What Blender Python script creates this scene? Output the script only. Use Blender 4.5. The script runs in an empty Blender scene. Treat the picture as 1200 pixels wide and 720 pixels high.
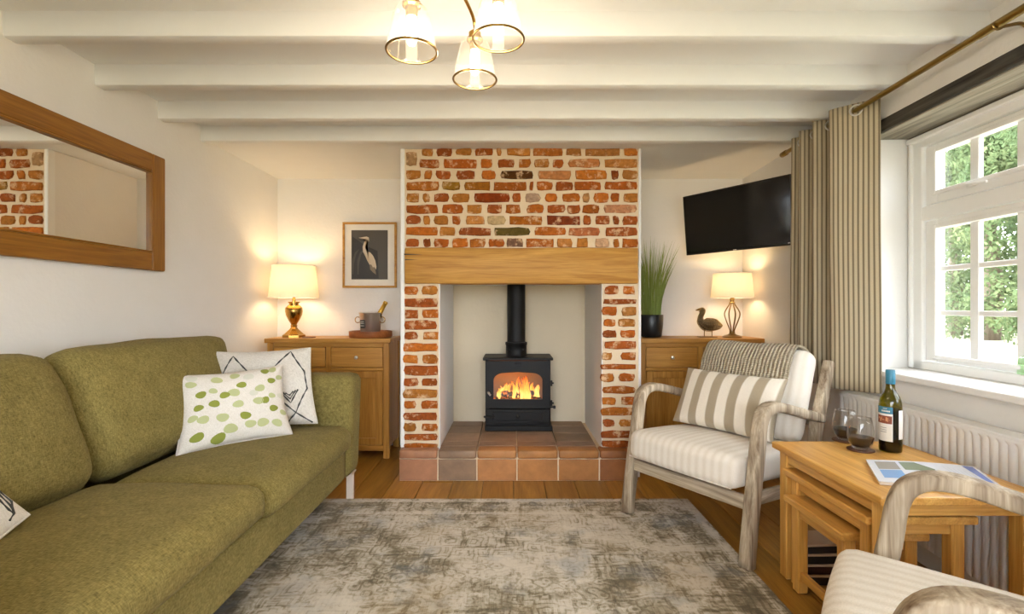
import bpy, bmesh, math, random
from mathutils import Vector, Matrix, noise
random.seed(7)
sc = bpy.context.scene
C = sc.collection
PI = math.pi

# ------------------------------------------------------------------ camera, world, exposure
FPX = 580.0; CAMZ = 1.10
cam_d = bpy.data.cameras.new('camera'); cam = bpy.data.objects.new('camera', cam_d); C.objects.link(cam)
cam.location = (0, 0, CAMZ); cam.rotation_euler = (PI/2, 0, 0)
cam_d.sensor_width = 36.0; cam_d.lens = 36.0*FPX/1200.0; cam_d.clip_start = 0.02; cam_d.clip_end = 200
sc.camera = cam
sc.view_settings.view_transform = 'Standard'; sc.view_settings.look = 'None'
sc.view_settings.gamma = 1.0; sc.view_settings.use_curve_mapping = False
sc.view_settings.exposure = 0.22
SKY = 14.0          # daylight
PENDANT = 4.5      # watts per pendant bulb
TABLE_LAMP = 5.5
FIRE = 4.0
world = bpy.data.worlds.new('world'); sc.world = world; world.use_nodes = True
wn = world.node_tree.nodes['Background']
wn.inputs['Color'].default_value = (0.87, 0.935, 1.0, 1); wn.inputs['Strength'].default_value = SKY
try:
    sc.cycles.use_denoising = True
    sc.cycles.max_bounces = 10; sc.cycles.diffuse_bounces = 6; sc.cycles.transparent_max_bounces = 24
    sc.cycles.sample_clamp_indirect = 6.0
    sc.cycles.caustics_reflective = False; sc.cycles.caustics_refractive = False
except Exception:
    pass

# ------------------------------------------------------------------ pixel helpers (a pixel is a direction; depth from what it touches)
def at(px, py, y):
    return Vector(((px-600)/FPX*y, y, CAMZ + (360-py)/FPX*y))
def on(px, py, z):
    y = (CAMZ - z)*FPX/(py-360)
    return Vector(((px-600)/FPX*y, y, z))

# ------------------------------------------------------------------ material helpers
def srgb(r, g, b):
    f = lambda c: (c/255/12.92) if c/255 <= 0.04045 else ((c/255+0.055)/1.055)**2.4
    return (f(r), f(g), f(b), 1)
class M:
    def __init__(s, name):
        s.m = bpy.data.materials.new(name); s.m.use_nodes = True
        s.nt = s.m.node_tree; s.nt.nodes.clear()
        s.out = s.n('ShaderNodeOutputMaterial')
    def n(s, t, **kw):
        nd = s.nt.nodes.new(t)
        for k, v in kw.items():
            if k.startswith('i_'):
                key = k[2:]; key = int(key) if key.isdigit() else key.replace('_', ' ')
                s.set(nd, key, v)
            else: setattr(nd, k, v)
        return nd
    def set(s, nd, key, v):
        sock = nd.inputs[key]
        if isinstance(v, bpy.types.NodeSocket): s.nt.links.new(v, sock)
        elif isinstance(v, bpy.types.Node): s.nt.links.new(v.outputs[0], sock)
        else: sock.default_value = v
    def bsdf(s, **kw):
        b = s.n('ShaderNodeBsdfPrincipled')
        for k, v in kw.items(): s.set(b, k.replace('_', ' '), v)
        s.nt.links.new(b.outputs[0], s.out.inputs[0]); return b
    def coord(s, kind='Object', scale=(1, 1, 1), loc=(0, 0, 0), rand=0.0, rot=(0, 0, 0)):
        tc = s.n('ShaderNodeTexCoord')
        mp = s.n('ShaderNodeMapping', i_Vector=tc.outputs[kind], i_Scale=scale, i_Rotation=rot)
        if rand:
            oi = s.n('ShaderNodeObjectInfo')
            mu = s.n('ShaderNodeMath', operation='MULTIPLY', i_0=oi.outputs['Random'], i_1=rand)
            cb = s.n('ShaderNodeCombineXYZ', i_0=mu, i_1=mu, i_2=mu)
            s.set(mp, 'Location', cb.outputs[0])
        else: mp.inputs['Location'].default_value = loc
        return mp.outputs[0]
    def noise(s, vec, scale, detail=3, rough=.55, dist=0.0):
        return s.n('ShaderNodeTexNoise', i_Vector=vec, i_Scale=scale, i_Detail=detail, i_Roughness=rough, i_Distortion=dist).outputs[0]
    def ramp(s, fac, stops, interp='LINEAR'):
        r = s.n('ShaderNodeValToRGB', i_Fac=fac); cr = r.color_ramp; cr.interpolation = interp
        while len(cr.elements) < len(stops): cr.elements.new(0.5)
        for e, (p, c) in zip(cr.elements, stops):
            e.position = p; e.color = c if len(c) == 4 else (*c, 1)
        return r.outputs[0]
    def mix(s, fac, a, b, mode='MIX'):
        m = s.n('ShaderNodeMix', data_type='RGBA', blend_type=mode)
        s.set(m, 0, fac); s.set(m, 6, a); s.set(m, 7, b); return m.outputs[2]
    def math(s, op, a, b=0.0, c=0.0):
        m = s.n('ShaderNodeMath', operation=op); s.set(m, 0, a); s.set(m, 1, b); s.set(m, 2, c); return m.outputs[0]
    def sep(s, vec):
        return s.n('ShaderNodeSeparateXYZ', i_0=vec).outputs
    def bump(s, h, strength=.3, dist=.01):
        return s.n('ShaderNodeBump', i_Height=h, i_Strength=strength, i_Distance=dist).outputs[0]
W1 = (1, 1, 1, 1); B0 = (0, 0, 0, 1)

def m_plain(name, col, rough=.5, metal=0.0, bump=0.0, bscale=60, **kw):
    m = M(name); v = m.coord()
    c = m.mix(m.noise(v, 14, 3), [x*0.93 for x in col[:3]]+[1], [min(1, x*1.05) for x in col[:3]]+[1])
    b = m.bsdf(Base_Color=c, Roughness=rough, Metallic=metal)
    for k, x in kw.items(): m.set(b, k.replace('_', ' '), x)
    if bump: m.set(b, 'Normal', m.bump(m.noise(v, bscale, 4), bump, .01))
    return m.m
def m_paint(name, col, rough=.75, bump=.12, scale=9):
    m = M(name); v = m.coord('Object')
    n = m.noise(v, scale, 5)
    c = m.mix(n, [x*0.97 for x in col[:3]]+[1], [min(1, x*1.02) for x in col[:3]]+[1])
    h = m.math('ADD', m.math('MULTIPLY', m.noise(v, 3.5, 2), 1.5), m.noise(v, 45, 3))
    m.bsdf(Base_Color=c, Roughness=rough, Normal=m.bump(h, bump, .012)); return m.m
def m_wood(name, dark, light, axis, rough=.4, fine=1.0, spec=.4, rand=9.0, objcol=False):
    m = M(name)
    s = {'X': (1.1, 14, 14), 'Y': (14, 1.1, 14), 'Z': (14, 14, 1.1)}[axis]
    v = m.coord('Object', s, rand=rand)
    n = m.noise(v, 1.0, 4, .6, 1.6)
    c = m.ramp(n, [(.28, dark), (.5, [(a+b)/2 for a, b in zip(dark, light)]), (.72, light)])
    s2 = {'X': (6, 160, 160), 'Y': (160, 6, 160), 'Z': (160, 160, 6)}[axis]
    g = m.noise(m.coord('Object', s2, rand=rand), 1.0, 3)
    gr = m.ramp(g, [(.35, (.80, .74, .66)), (.6, (1.05, 1.03, 1.0))])
    c = m.mix(.75*fine, c, gr, 'MULTIPLY')
    if objcol:
        oi = m.n('ShaderNodeObjectInfo'); c = m.mix(1.0, c, oi.outputs['Color'], 'MULTIPLY')
    m.bsdf(Base_Color=c, Roughness=rough, Specular_IOR_Level=spec, Normal=m.bump(g, .12*fine, .004)); return m.m
def m_fabric(name, dark, light, scale=420, rough=.95, big=5, bump=.5, sheen=.2, soft=0.0):
    m = M(name); v = m.coord('Object')
    w1 = m.noise(m.coord('Object', (1, .22, 1)), scale, 2, .6); w2 = m.noise(m.coord('Object', (.22, 1, .22)), scale, 2, .6)
    f = m.math('MULTIPLY', m.math('ADD', w1, w2), .5)
    f2 = m.math('ADD', m.math('MULTIPLY', f, .85), m.math('MULTIPLY', m.noise(v, big, 4), .15))
    c = m.ramp(f2, [(.36-soft, dark), (.64+soft, light)])
    m.bsdf(Base_Color=c, Roughness=rough, Sheen_Weight=sheen, Specular_IOR_Level=.2, Normal=m.bump(f, bump, .004)); return m.m
def m_thin_glass(name, tint=(1, 1, 1, 1), rough=0.0, haze=0.0):
    m = M(name)
    tr = m.n('ShaderNodeBsdfTransparent', i_Color=tint); gl = m.n('ShaderNodeBsdfGlossy', i_Color=W1, i_Roughness=max(rough, .01))
    lw = m.n('ShaderNodeLayerWeight', i_Blend=.5)
    fr = m.math('MULTIPLY_ADD', m.math('POWER', lw.outputs['Facing'], 4.0), .85, .04)
    body = tr.outputs[0]
    if haze:
        tl = m.n('ShaderNodeBsdfTranslucent', i_Color=(1, .97, .92, 1))
        body = m.n('ShaderNodeMixShader', i_0=haze, i_1=tr, i_2=tl).outputs[0]
    mx = m.n('ShaderNodeMixShader', i_0=fr, i_1=body, i_2=gl)
    m.nt.links.new(mx.outputs[0], m.out.inputs[0]); return m.m
def m_emit(name, col, strength):
    m = M(name); e = m.n('ShaderNodeEmission', i_Color=col, i_Strength=strength)
    m.nt.links.new(e.outputs[0], m.out.inputs[0]); return m.m
def m_shade(name, col):
    m = M(name); v = m.coord('Object')
    n = m.noise(m.coord('Object', (90, 90, 6)), 1.0, 3)
    c = m.mix(n, [x*.93 for x in col[:3]]+[1], col)
    d = m.n('ShaderNodeBsdfDiffuse', i_Color=c); t = m.n('ShaderNodeBsdfTranslucent', i_Color=c)
    mx = m.n('ShaderNodeMixShader', i_0=.20, i_1=d, i_2=t); m.nt.links.new(mx.outputs[0], m.out.inputs[0]); return m.m
def m_stripes(name, base, stripe, period, duty, axis='X', soft=.04, kind='Object', fine=(0, 0), weave=380):
    """stripes across an axis (or along UV u) of woven cloth"""
    m = M(name); tc = m.n('ShaderNodeTexCoord'); o = m.sep(tc.outputs[kind]); a = o['XYZ'.index(axis)]
    fr = m.math('FRACT', m.math('ADD', m.math('DIVIDE', a, period), 100.25))
    d = m.math('ABSOLUTE', m.math('SUBTRACT', fr, .5))
    f = m.ramp(d, [(max(0, duty/2-soft), W1), (min(1, duty/2+soft), B0)])
    c = m.mix(f, base, stripe)
    w = m.noise(m.coord('Object'), weave, 2)
    c = m.mix(.35, c, m.ramp(w, [(.35, (.72, .72, .72)), (.65, (1.1, 1.1, 1.1))]), 'MULTIPLY')
    m.bsdf(Base_Color=c, Roughness=.95, Specular_IOR_Level=.15, Sheen_Weight=.1, Normal=m.bump(w, .25, .003)); return m.m

MT = {}
MT['wall'] = m_paint('wall_paint', (.80, .783, .757, 1))
MT['ceil'] = m_paint('ceiling_paint', (.81, .813, .815, 1), .65, .06)
MT['gloss'] = m_paint('white_gloss_paint', (.86, .86, .85, 1), .28, .02)
MT['mortar'] = m_paint('lime_mortar', srgb(222, 202, 172), .95, .6, 30)
oak_d, oak_l = srgb(160, 108, 42), srgb(200, 150, 74)
for a in 'XYZ': MT['oak_'+a] = m_wood('oak_'+a, oak_d, oak_l, a, .38)
tb_d, tb_l = srgb(186, 132, 56), srgb(226, 178, 98)
for a in 'XYZ': MT['toak_'+a] = m_wood('table_oak_'+a, tb_d, tb_l, a, .33)
for a in 'YZ': MT['mir_'+a] = m_wood('mirror_oak_'+a, srgb(122, 78, 24), srgb(160, 110, 42), a, .36)
MT['mantel'] = m_wood('mantel_timber', srgb(160, 108, 36), srgb(202, 154, 74), 'X', .5, 1.0, .3)
MT['plank'] = m_wood('floor_plank', srgb(138, 94, 36), srgb(182, 136, 62), 'Y', .3, .9, .4, 13, True)
for a in 'XYZ': MT['lime_'+a] = m_wood('limed_wood_'+a, srgb(86, 62, 38), srgb(212, 198, 176), a, .6, 1.0, .25)
MT['lintel'] = m_wood('dark_lintel', srgb(44, 42, 40), srgb(96, 92, 86), 'Y', .8, 1.0, .2)
MT['sofa'] = m_fabric('olive_chenille', srgb(88, 78, 36), srgb(156, 141, 84), 330, big=14, bump=.3, soft=.035, sheen=.03)
MT['white_metal'] = m_plain('white_metal', srgb(214, 200, 186), .4)
MT['brass'] = m_plain('antique_brass', srgb(176, 138, 72), .22, 1.0)
MT['rod'] = m_plain('rod_brass', srgb(140, 116, 62), .28, 1.0)
MT['dbrass'] = m_plain('dark_brass', srgb(128, 104, 62), .3, 1.0)
MT['steel'] = m_plain('steel', srgb(214, 212, 208), .32, .85)
MT['black'] = m_plain('black_stove_paint', srgb(17, 17, 18), .5, 0.0, .05, 200, Specular_IOR_Level=.25)
MT['iron'] = m_plain('matt_iron', srgb(18, 18, 18), .6)
MT['pot'] = m_plain('black_pot', srgb(24, 27, 30), .35)
MT['tv'] = m_plain('tv_screen', srgb(8, 8, 9), .12)
MT['tvb'] = m_plain('tv_bezel', srgb(14, 14, 15), .35)
MT['cloth_white'] = m_fabric('white_cotton', srgb(214, 208, 198), srgb(238, 234, 228), 500, big=8, bump=.2, sheen=0)
MT['cloth_oat'] = m_fabric('oat_linen', srgb(196, 190, 180), srgb(226, 221, 213), 360, big=8, bump=.35, sheen=0)
MT['stitch'] = m_plain('dark_stitch', srgb(66, 68, 66), .9)
MT['leaf1'] = m_plain('leaf_print_olive', srgb(138, 146, 62), .9)
MT['leaf2'] = m_plain('leaf_print_sage', srgb(184, 190, 140), .9)
MT['leaf3'] = m_plain('leaf_print_grey', srgb(212, 212, 198), .9)
MT['seatcloth'] = m_stripes('ticking_cloth', srgb(228, 220, 208), srgb(218, 208, 193), .038, .45, 'X', .16)
MT['seatcloth_y'] = MT['seatcloth']
MT['taupe'] = m_stripes('taupe_stripe', srgb(230, 222, 208), srgb(166, 152, 130), .196, .48, 'X', .03, 'UV')
MT['curtain'] = m_stripes('curtain_ticking', srgb(192, 178, 150), srgb(116, 104, 84), .021, .36, 'X', .10, 'UV')
MT['lampshade'] = m_shade('lampshade_linen', srgb(240, 226, 204))
MT['bulb'] = m_emit('warm_bulb', (1.0, .84, .60, 1), 14)
MT['glass'] = m_thin_glass('window_glass')
MT['pglass'] = m_thin_glass('pendant_glass', (1, .97, .92, 1), .05, .07)
MT['wglass'] = m_thin_glass('wine_glass', (.97, .97, .97, 1))
MT['gglass'] = m_thin_glass('green_glass', (.70, .90, .64, 1))
MT['ovenglass'] = m_thin_glass('stove_glass', (.95, .9, .85, 1))
MT['bottle'] = m_thin_glass('olive_bottle_glass', srgb(176, 170, 40))
MT['wine'] = m_plain('red_wine', srgb(24, 3, 7), .1, Specular_IOR_Level=.25)
MT['teal'] = m_plain('teal_foil', srgb(46, 116, 142), .4)
MT['paper'] = m_plain('paper', srgb(232, 228, 220), .8)
MT['dark'] = m_plain('dark_ink', srgb(34, 32, 34), .6)
MT['grass'] = m_plain('grass_blade', srgb(140, 156, 76), .6)
MT['wicker'] = m_wood('tray_wood', srgb(128, 72, 34), srgb(170, 104, 56), 'X', .55)
m = M('mirror_glass'); m.bsdf(Base_Color=(.93, .93, .92, 1), Metallic=1.0, Roughness=.01); MT['mirror'] = m.m

# brick: colour of each brick comes from the object colour, with lime bloom and pitting
m = M('old_brick'); v = m.coord('Object', rand=11.0); oi = m.n('ShaderNodeObjectInfo')
n1 = m.noise(v, 38, 5, .65); n2 = m.noise(v, 17, 4, .7)
c = m.mix(1.0, oi.outputs['Color'], m.ramp(n1, [(.3, (.66, .62, .58)), (.65, (1.18, 1.1, 1.02))]), 'MULTIPLY')
f = m.ramp(n2, [(.53, B0), (.66, (.8, .8, .8))])
c = m.mix(f, c, srgb(222, 186, 146))
m.bsdf(Base_Color=c, Roughness=.92, Specular_IOR_Level=.15, Normal=m.bump(n1, .7, .006)); MT['brick'] = m.m
m = M('quarry_tile'); v = m.coord('Object', rand=7.0); oi = m.n('ShaderNodeObjectInfo')
n1 = m.noise(v, 9, 5, .6); n2 = m.noise(v, 60, 3)
c = m.mix(1.0, oi.outputs['Color'], m.ramp(n1, [(.3, (.74, .70, .68)), (.68, (1.14, 1.08, 1.04))]), 'MULTIPLY')
m.bsdf(Base_Color=c, Roughness=.55, Normal=m.bump(n2, .2, .004)); MT['tile'] = m.m

# distressed rug
m = M('distressed_rug'); tc = m.n('ShaderNodeTexCoord'); v = tc.outputs['Object']; o = m.sep(v)
fine = m.noise(v, 95, 3, .7); med = m.noise(v, 11, 6, .68, .6); big = m.noise(v, 2.6, 4, .6, .5)
wob = m.n('ShaderNodeTexNoise', i_Vector=v, i_Scale=7.0, i_Detail=2.0).outputs['Color']
dv = m.n('ShaderNodeVectorMath', operation='MULTIPLY_ADD', i_0=wob, i_1=(.07, .07, 0), i_2=v).outputs[0]
va = m.n('ShaderNodeTexVoronoi', feature='F1', distance='MANHATTAN', i_Vector=m.n('ShaderNodeMapping', i_Vector=dv, i_Rotation=(0, 0, PI/4)).outputs[0], i_Scale=9.0, i_Randomness=.7).outputs[0]
vb = m.n('ShaderNodeTexVoronoi', feature='F1', i_Vector=dv, i_Scale=22.0).outputs[0]
vc = m.n('ShaderNodeTexVoronoi', feature='F1', distance='CHEBYCHEV', i_Vector=dv, i_Scale=3.2, i_Randomness=.45).outputs[0]
ln1 = m.math('GREATER_THAN', m.math('SINE', m.math('MULTIPLY', va, 21.0)), .45); ln2 = m.math('GREATER_THAN', m.math('SINE', m.math('MULTIPLY', vb, 15.0)), .2)
ln3 = m.math('GREATER_THAN', m.math('SINE', m.math('MULTIPLY', vc, 24.0)), .80)
msk = m.ramp(m.noise(m.coord('Object', loc=(2, 9, 0)), 3.4, 3), [(.42, B0), (.58, W1)])
orn = m.math('ADD', m.math('ADD', m.math('MULTIPLY', ln1, m.math('MULTIPLY', msk, .32)), m.math('MULTIPLY', ln2, m.math('MULTIPLY', m.math('SUBTRACT', 1.0, msk), .30))), m.math('MULTIPLY', ln3, .26))
wx = m.noise(m.coord('Object', (260, 9, 1)), 1.0, 2); wy = m.noise(m.coord('Object', (9, 260, 1)), 1.0, 2)
wv = m.math('ADD', m.math('MULTIPLY', wx, .5), m.math('MULTIPLY', wy, .5))
val = m.math('ADD', m.math('MULTIPLY', med, .62), m.math('MULTIPLY', m.math('MULTIPLY_ADD', big, 1.7, -.37), .38))
val = m.math('ADD', val, m.math('MULTIPLY', m.math('MULTIPLY', orn, m.math('SUBTRACT', fine, .12)), .62))
val = m.math('ADD', val, m.math('MULTIPLY', m.math('SUBTRACT', wv, .5), .24))
ax = m.math('SUBTRACT', 1.15, m.math('ABSOLUTE', o[0])); ay = m.math('SUBTRACT', .80, m.math('ABSOLUTE', o[1]))
ed = m.math('MINIMUM', ax, ay)       # distance to rug edge
b1 = m.math('MULTIPLY', m.math('GREATER_THAN', ed, .055), m.math('LESS_THAN', ed, .17))
b2 = m.math('COMPARE', ed, .20, .012); b3 = m.math('COMPARE', ed, .035, .010)
val = m.math('ADD', val, m.math('MULTIPLY', b1, .055)); val = m.math('SUBTRACT', val, m.math('MULTIPLY', m.math('ADD', b2, b3), .07))
col = m.ramp(val, [(.36, srgb(206, 197, 182)), (.48, srgb(190, 180, 164)), (.55, srgb(162, 151, 130)), (.63, srgb(122, 110, 86)), (.74, srgb(92, 82, 62))])
blu = m.ramp(m.noise(m.coord('Object', loc=(3, 1, 0)), 4.2, 4, .6), [(.54, B0), (.68, (.55, .55, .55))])
col = m.mix(blu, col, m.mix(.65, col, srgb(112, 124, 136)))
tan = m.ramp(m.noise(m.coord('Object', loc=(7, 5, 0)), 3.0, 3), [(.5, B0), (.7, (.6, .6, .6))])
col = m.mix(tan, col, m.mix(.5, col, srgb(164, 140, 100)))
m.bsdf(Base_Color=col, Roughness=1.0, Specular_IOR_Level=.1, Sheen_Weight=.15, Normal=m.bump(fine, .4, .004)); MT['rug'] = m.m

# knitted throw: ribs along u
m = M('knitted_throw'); tc = m.n('ShaderNodeTexCoord'); o = m.sep(tc.outputs['UV'])
s1 = m.math('SINE', m.math('MULTIPLY', o[0], 2*PI*26)); s2 = m.math('SINE', m.math('MULTIPLY', o[1], 2*PI*62))
h = m.math('ADD', s1, m.math('MULTIPLY', s2, .5)); n = m.noise(tc.outputs['Object'], 160, 3)
c = m.ramp(m.math('ADD', m.math('MULTIPLY', h, .22), n), [(.2, srgb(138, 122, 96)), (.5, srgb(184, 170, 142)), (.8, srgb(222, 210, 186))])
m.bsdf(Base_Color=c, Roughness=1.0, Sheen_Weight=.2, Normal=m.bump(h, .8, .006)); MT['knit'] = m.m
# flame
m = M('flame'); tc = m.n('ShaderNodeTexCoord'); o = m.sep(tc.outputs['Generated'])
n = m.noise(m.coord('Object', (30, 30, 12)), 1.0, 3)
f = m.math('ADD', m.math('MULTIPLY', o[2], .75), m.math('MULTIPLY', m.math('SUBTRACT', n, .4), .9))
c = m.ramp(f, [(.1, (1, .62, .16)), (.4, (1, .36, .04)), (.75, (.9, .13, .01)), (1.0, (.35, .03, .0))])
e = m.n('ShaderNodeEmission', i_Color=c, i_Strength=2.0); tr = m.n('ShaderNodeBsdfTransparent')
mx = m.n('ShaderNodeMixShader', i_0=m.ramp(f, [(.5, (.9, .9, .9)), (1.0, (.25, .25, .25))]), i_1=tr, i_2=e); m.nt.links.new(mx.outputs[0], m.out.inputs[0]); MT['flame'] = m.m
m = M('ember_log'); v = m.coord('Object'); n = m.noise(v, 45, 4)
m.bsdf(Base_Color=srgb(40, 24, 18), Roughness=.9, Emission_Color=(1, .25, .03, 1), Emission_Strength=m.ramp(n, [(.5, B0), (.65, W1)])); MT['ember'] = m.m
# outdoors
m = M('lawn_grass'); v = m.coord('Object'); n = m.noise(v, 2.5, 5)
m.bsdf(Base_Color=m.ramp(n, [(.3, srgb(158, 152, 122)), (.7, srgb(200, 190, 162))]), Roughness=1.0); MT['lawn'] = m.m
m = M('hedge_leaf'); n = m.noise(m.coord('Object'), 1.6, 5, .7)
c = m.ramp(n, [(.3, srgb(62, 78, 56)), (.5, srgb(92, 108, 74)), (.7, srgb(132, 142, 102))])
d = m.n('ShaderNodeBsdfDiffuse', i_Color=c); t = m.n('ShaderNodeBsdfTranslucent', i_Color=c)
mx = m.n('ShaderNodeMixShader', i_0=.4, i_1=d, i_2=t); m.nt.links.new(mx.outputs[0], m.out.inputs[0]); MT['hedge'] = m.m
MT['bark'] = m_plain('bark', srgb(86, 74, 60), .9)
MT['painting'] = m_plain('photo_grey', srgb(74, 68, 60), .5)
MT['heron'] = m_plain('heron_white', srgb(206, 190, 168), .6)
MT['heron2'] = m_plain('heron_shadow', srgb(128, 112, 92), .6)
MT['shadowy'] = m_plain('photo_dark', srgb(38, 33, 30), .5)

# ------------------------------------------------------------------ mesh helpers
def NB(): return bmesh.new()
def box(bm, x0, x1, y0, y1, z0, z1, r=.003, seg=1, mtx=None):
    ret = bmesh.ops.create_cube(bm, size=1.0)
    vs = ret['verts']
    for v in vs:
        v.co = Vector(((x0+x1)/2+v.co.x*(x1-x0), (y0+y1)/2+v.co.y*(y1-y0), (z0+z1)/2+v.co.z*(z1-z0)))
        if mtx is not None: v.co = mtx @ v.co
    if r > 0:
        es = list({e for v in vs for e in v.link_edges})
        bmesh.ops.bevel(bm, geom=es, offset=min(r, .49*min(x1-x0, y1-y0, z1-z0)), segments=seg, affect='EDGES', profile=.5)
    return bm
def lathe(bm, prof, n=24, c=(0, 0, 0), caps=True, mtx=None, a0=0.0, a1=2*PI):
    full = abs(a1-a0-2*PI) < 1e-6
    k = n if full else n+1
    rings = []
    for r, z in prof:
        ring = []
        for i in range(k):
            a = a0+(a1-a0)*i/n
            p = Vector((c[0]+r*math.cos(a), c[1]+r*math.sin(a), c[2]+z))
            if mtx is not None: p = mtx @ p
            ring.append(bm.verts.new(p))
        rings.append(ring)
    for a, b in zip(rings, rings[1:]):
        for i in range(n):
            j = (i+1) % k if full else i+1
            bm.faces.new((a[i], a[j], b[j], b[i]))
    if caps and full:
        if prof[0][0] > 1e-5: bm.faces.new(list(reversed(rings[0])))
        if prof[-1][0] > 1e-5: bm.faces.new(rings[-1])
    return bm
def tube(bm, pts, r, n=8, closed=False, caps=True):
    pts = [Vector(p) for p in pts]; N = len(pts)
    rs = r if isinstance(r, (list, tuple)) else [r]*N
    rings = []; up = None
    for i, p in enumerate(pts):
        if closed: t = (pts[(i+1) % N]-pts[i-1]).normalized()
        else: t = (pts[min(i+1, N-1)]-pts[max(i-1, 0)]).normalized()
        if up is None:
            up = Vector((0, 0, 1)) if abs(t.z) < .9 else Vector((1, 0, 0))
        s = t.cross(up).normalized(); up = s.cross(t).normalized()
        rings.append([bm.verts.new(p+(s*math.cos(2*PI*k/n)+up*math.sin(2*PI*k/n))*rs[i]) for k in range(n)])
    for i in range(N if closed else N-1):
        a, b = rings[i], rings[(i+1) % N]
        for k in range(n): bm.faces.new((a[k], a[(k+1) % n], b[(k+1) % n], b[k]))
    if caps and not closed:
        bm.faces.new(list(reversed(rings[0]))); bm.faces.new(rings[-1])
    return bm
def sweep(bm, pts, w, t, side=Vector((1, 0, 0)), rnd=.3):
    """rounded-rectangle section swept along pts; w along 'side', t across it (numbers or lists)"""
    pts = [Vector(p) for p in pts]; N = len(pts); rings = []
    for i, p in enumerate(pts):
        tg = (pts[min(i+1, N-1)]-pts[max(i-1, 0)]).normalized()
        nrm = side.cross(tg).normalized()
        ww = w[i] if isinstance(w, list) else w; tt = t[i] if isinstance(t, list) else t
        ring = []
        for sx, sy in ((1, 1-rnd), (1-rnd*.3, 1-rnd*.3), (1-rnd, 1), (-1+rnd, 1), (-1+rnd*.3, 1-rnd*.3), (-1, 1-rnd), (-1, -1+rnd), (-1+rnd*.3, -1+rnd*.3), (-1+rnd, -1), (1-rnd, -1), (1-rnd*.3, -1+rnd*.3), (1, -1+rnd)):
            ring.append(bm.verts.new(p+side*(sx*ww/2)+nrm*(sy*tt/2)))
        rings.append(ring)
    for a, b in zip(rings, rings[1:]):
        for k in range(12): bm.faces.new((a[k], a[(k+1) % 12], b[(k+1) % 12], b[k]))
    bm.faces.new(list(reversed(rings[0]))); bm.faces.new(rings[-1])
    return bm
def rcube(bm, c, h, r, n=12, fn=None, mtx=None):
    """soft box: centre c, half sizes h, corner radius r, extra shaping fn(p, u) with u in -1..1"""
    t = bmesh.new(); bmesh.ops.create_cube(t, size=2.0)
    bmesh.ops.subdivide_edges(t, edges=t.edges[:], cuts=n, use_grid_fill=True)
    hv = Vector(h)
    for v in t.verts:
        u = Vector([math.copysign(1-(1-abs(x))**1.5, x) for x in v.co])
        p = Vector((u.x*hv.x, u.y*hv.y, u.z*hv.z))
        q = Vector([max(-(hv[i]-r), min(hv[i]-r, p[i])) for i in range(3)])
        d = p-q
        if d.length > 1e-9:
            p = q+d.normalized()*r
        if fn: p = fn(p, u)
        p = p+Vector(c)
        if mtx is not None: p = mtx @ p
        v.co = p
    me = bpy.data.meshes.new('t'); t.to_mesh(me); t.free(); bm.from_mesh(me); bpy.data.meshes.remove(me)
    return bm
def poly(bm, pts, thick=0.0, d=Vector((0, 1, 0))):
    vs = [bm.verts.new(p) for p in pts]; f = bm.faces.new(vs)
    if thick:
        r = bmesh.ops.extrude_face_region(bm, geom=[f])
        for g in r['geom']:
            if isinstance(g, bmesh.types.BMVert): g.co += d*thick
    return bm
def plate_hole(bm, inner, ox0, ox1, oz0, oz1, y0, y1):
    """upright plate (XZ) with a hole; inner: list of (x,z) counter-clockwise"""
    cx = sum(p[0] for p in inner)/len(inner); cz = sum(p[1] for p in inner)/len(inner)
    outer = []
    for x, z in inner:
        dx, dz = x-cx, z-cz
        t = min(((ox1-cx)/dx if dx > 1e-6 else (ox0-cx)/dx if dx < -1e-6 else 1e9), ((oz1-cz)/dz if dz > 1e-6 else (oz0-cz)/dz if dz < -1e-6 else 1e9))
        outer.append([cx+dx*t, cz+dz*t])
    for X in (ox0, ox1):
        for Z in (oz0, oz1):
            k = min(range(len(outer)), key=lambda i: (outer[i][0]-X)**2+(outer[i][1]-Z)**2); outer[k] = [X, Z]
    L = lambda pts, y: [bm.verts.new((p[0], y, p[1])) for p in pts]
    a, b, c, d = L(inner, y0), L(outer, y0), L(inner, y1), L(outer, y1); n = len(inner)
    for i in range(n):
        j = (i+1) % n
        bm.faces.new((a[i], a[j], b[j], b[i])); bm.faces.new((c[j], c[i], d[i], d[j]))
        bm.faces.new((a[j], a[i], c[i], c[j])); bm.faces.new((b[i], b[j], d[j], d[i]))
    return bm
def spline(pts, n=8):
    P = [Vector(p) for p in pts]; out = []
    for i in range(len(P)-1):
        p0, p1, p2, p3 = P[max(i-1, 0)], P[i], P[i+1], P[min(i+2, len(P)-1)]
        for k in range(n):
            t = k/n
            out.append(.5*((2*p1)+(p2-p0)*t+(2*p0-5*p1+4*p2-p3)*t*t+(-p0+3*p1-3*p2+p3)*t**3))
    out.append(P[-1]); return out
def obj(name, bm, mat, parent=None, smooth=False, mtx=None, color=None, loc=None, keepn=False):
    if mtx is not None: bmesh.ops.transform(bm, matrix=mtx, verts=bm.verts[:])
    if not keepn: bmesh.ops.recalc_face_normals(bm, faces=bm.faces[:])
    me = bpy.data.meshes.new(name); bm.to_mesh(me); bm.free()
    me.materials.append(MT[mat] if isinstance(mat, str) else mat)
    if smooth:
        for p in me.polygons: p.use_smooth = True
        if smooth is not True:
            try: me.set_sharp_from_angle(angle=math.radians(smooth))
            except Exception: pass
    o = bpy.data.objects.new(name, me); C.objects.link(o)
    if parent is not None: o.parent = parent
    if color is not None: o.color = color
    if loc is not None: o.location = loc
    return o
def thing(name, label, cat, loc=(0, 0, 0), rz=0.0, group=None):
    o = bpy.data.objects.new(name, None); C.objects.link(o); o.empty_display_size = .1
    o.location = loc; o.rotation_euler = (0, 0, rz); return tag(o, label, cat, group)
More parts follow.
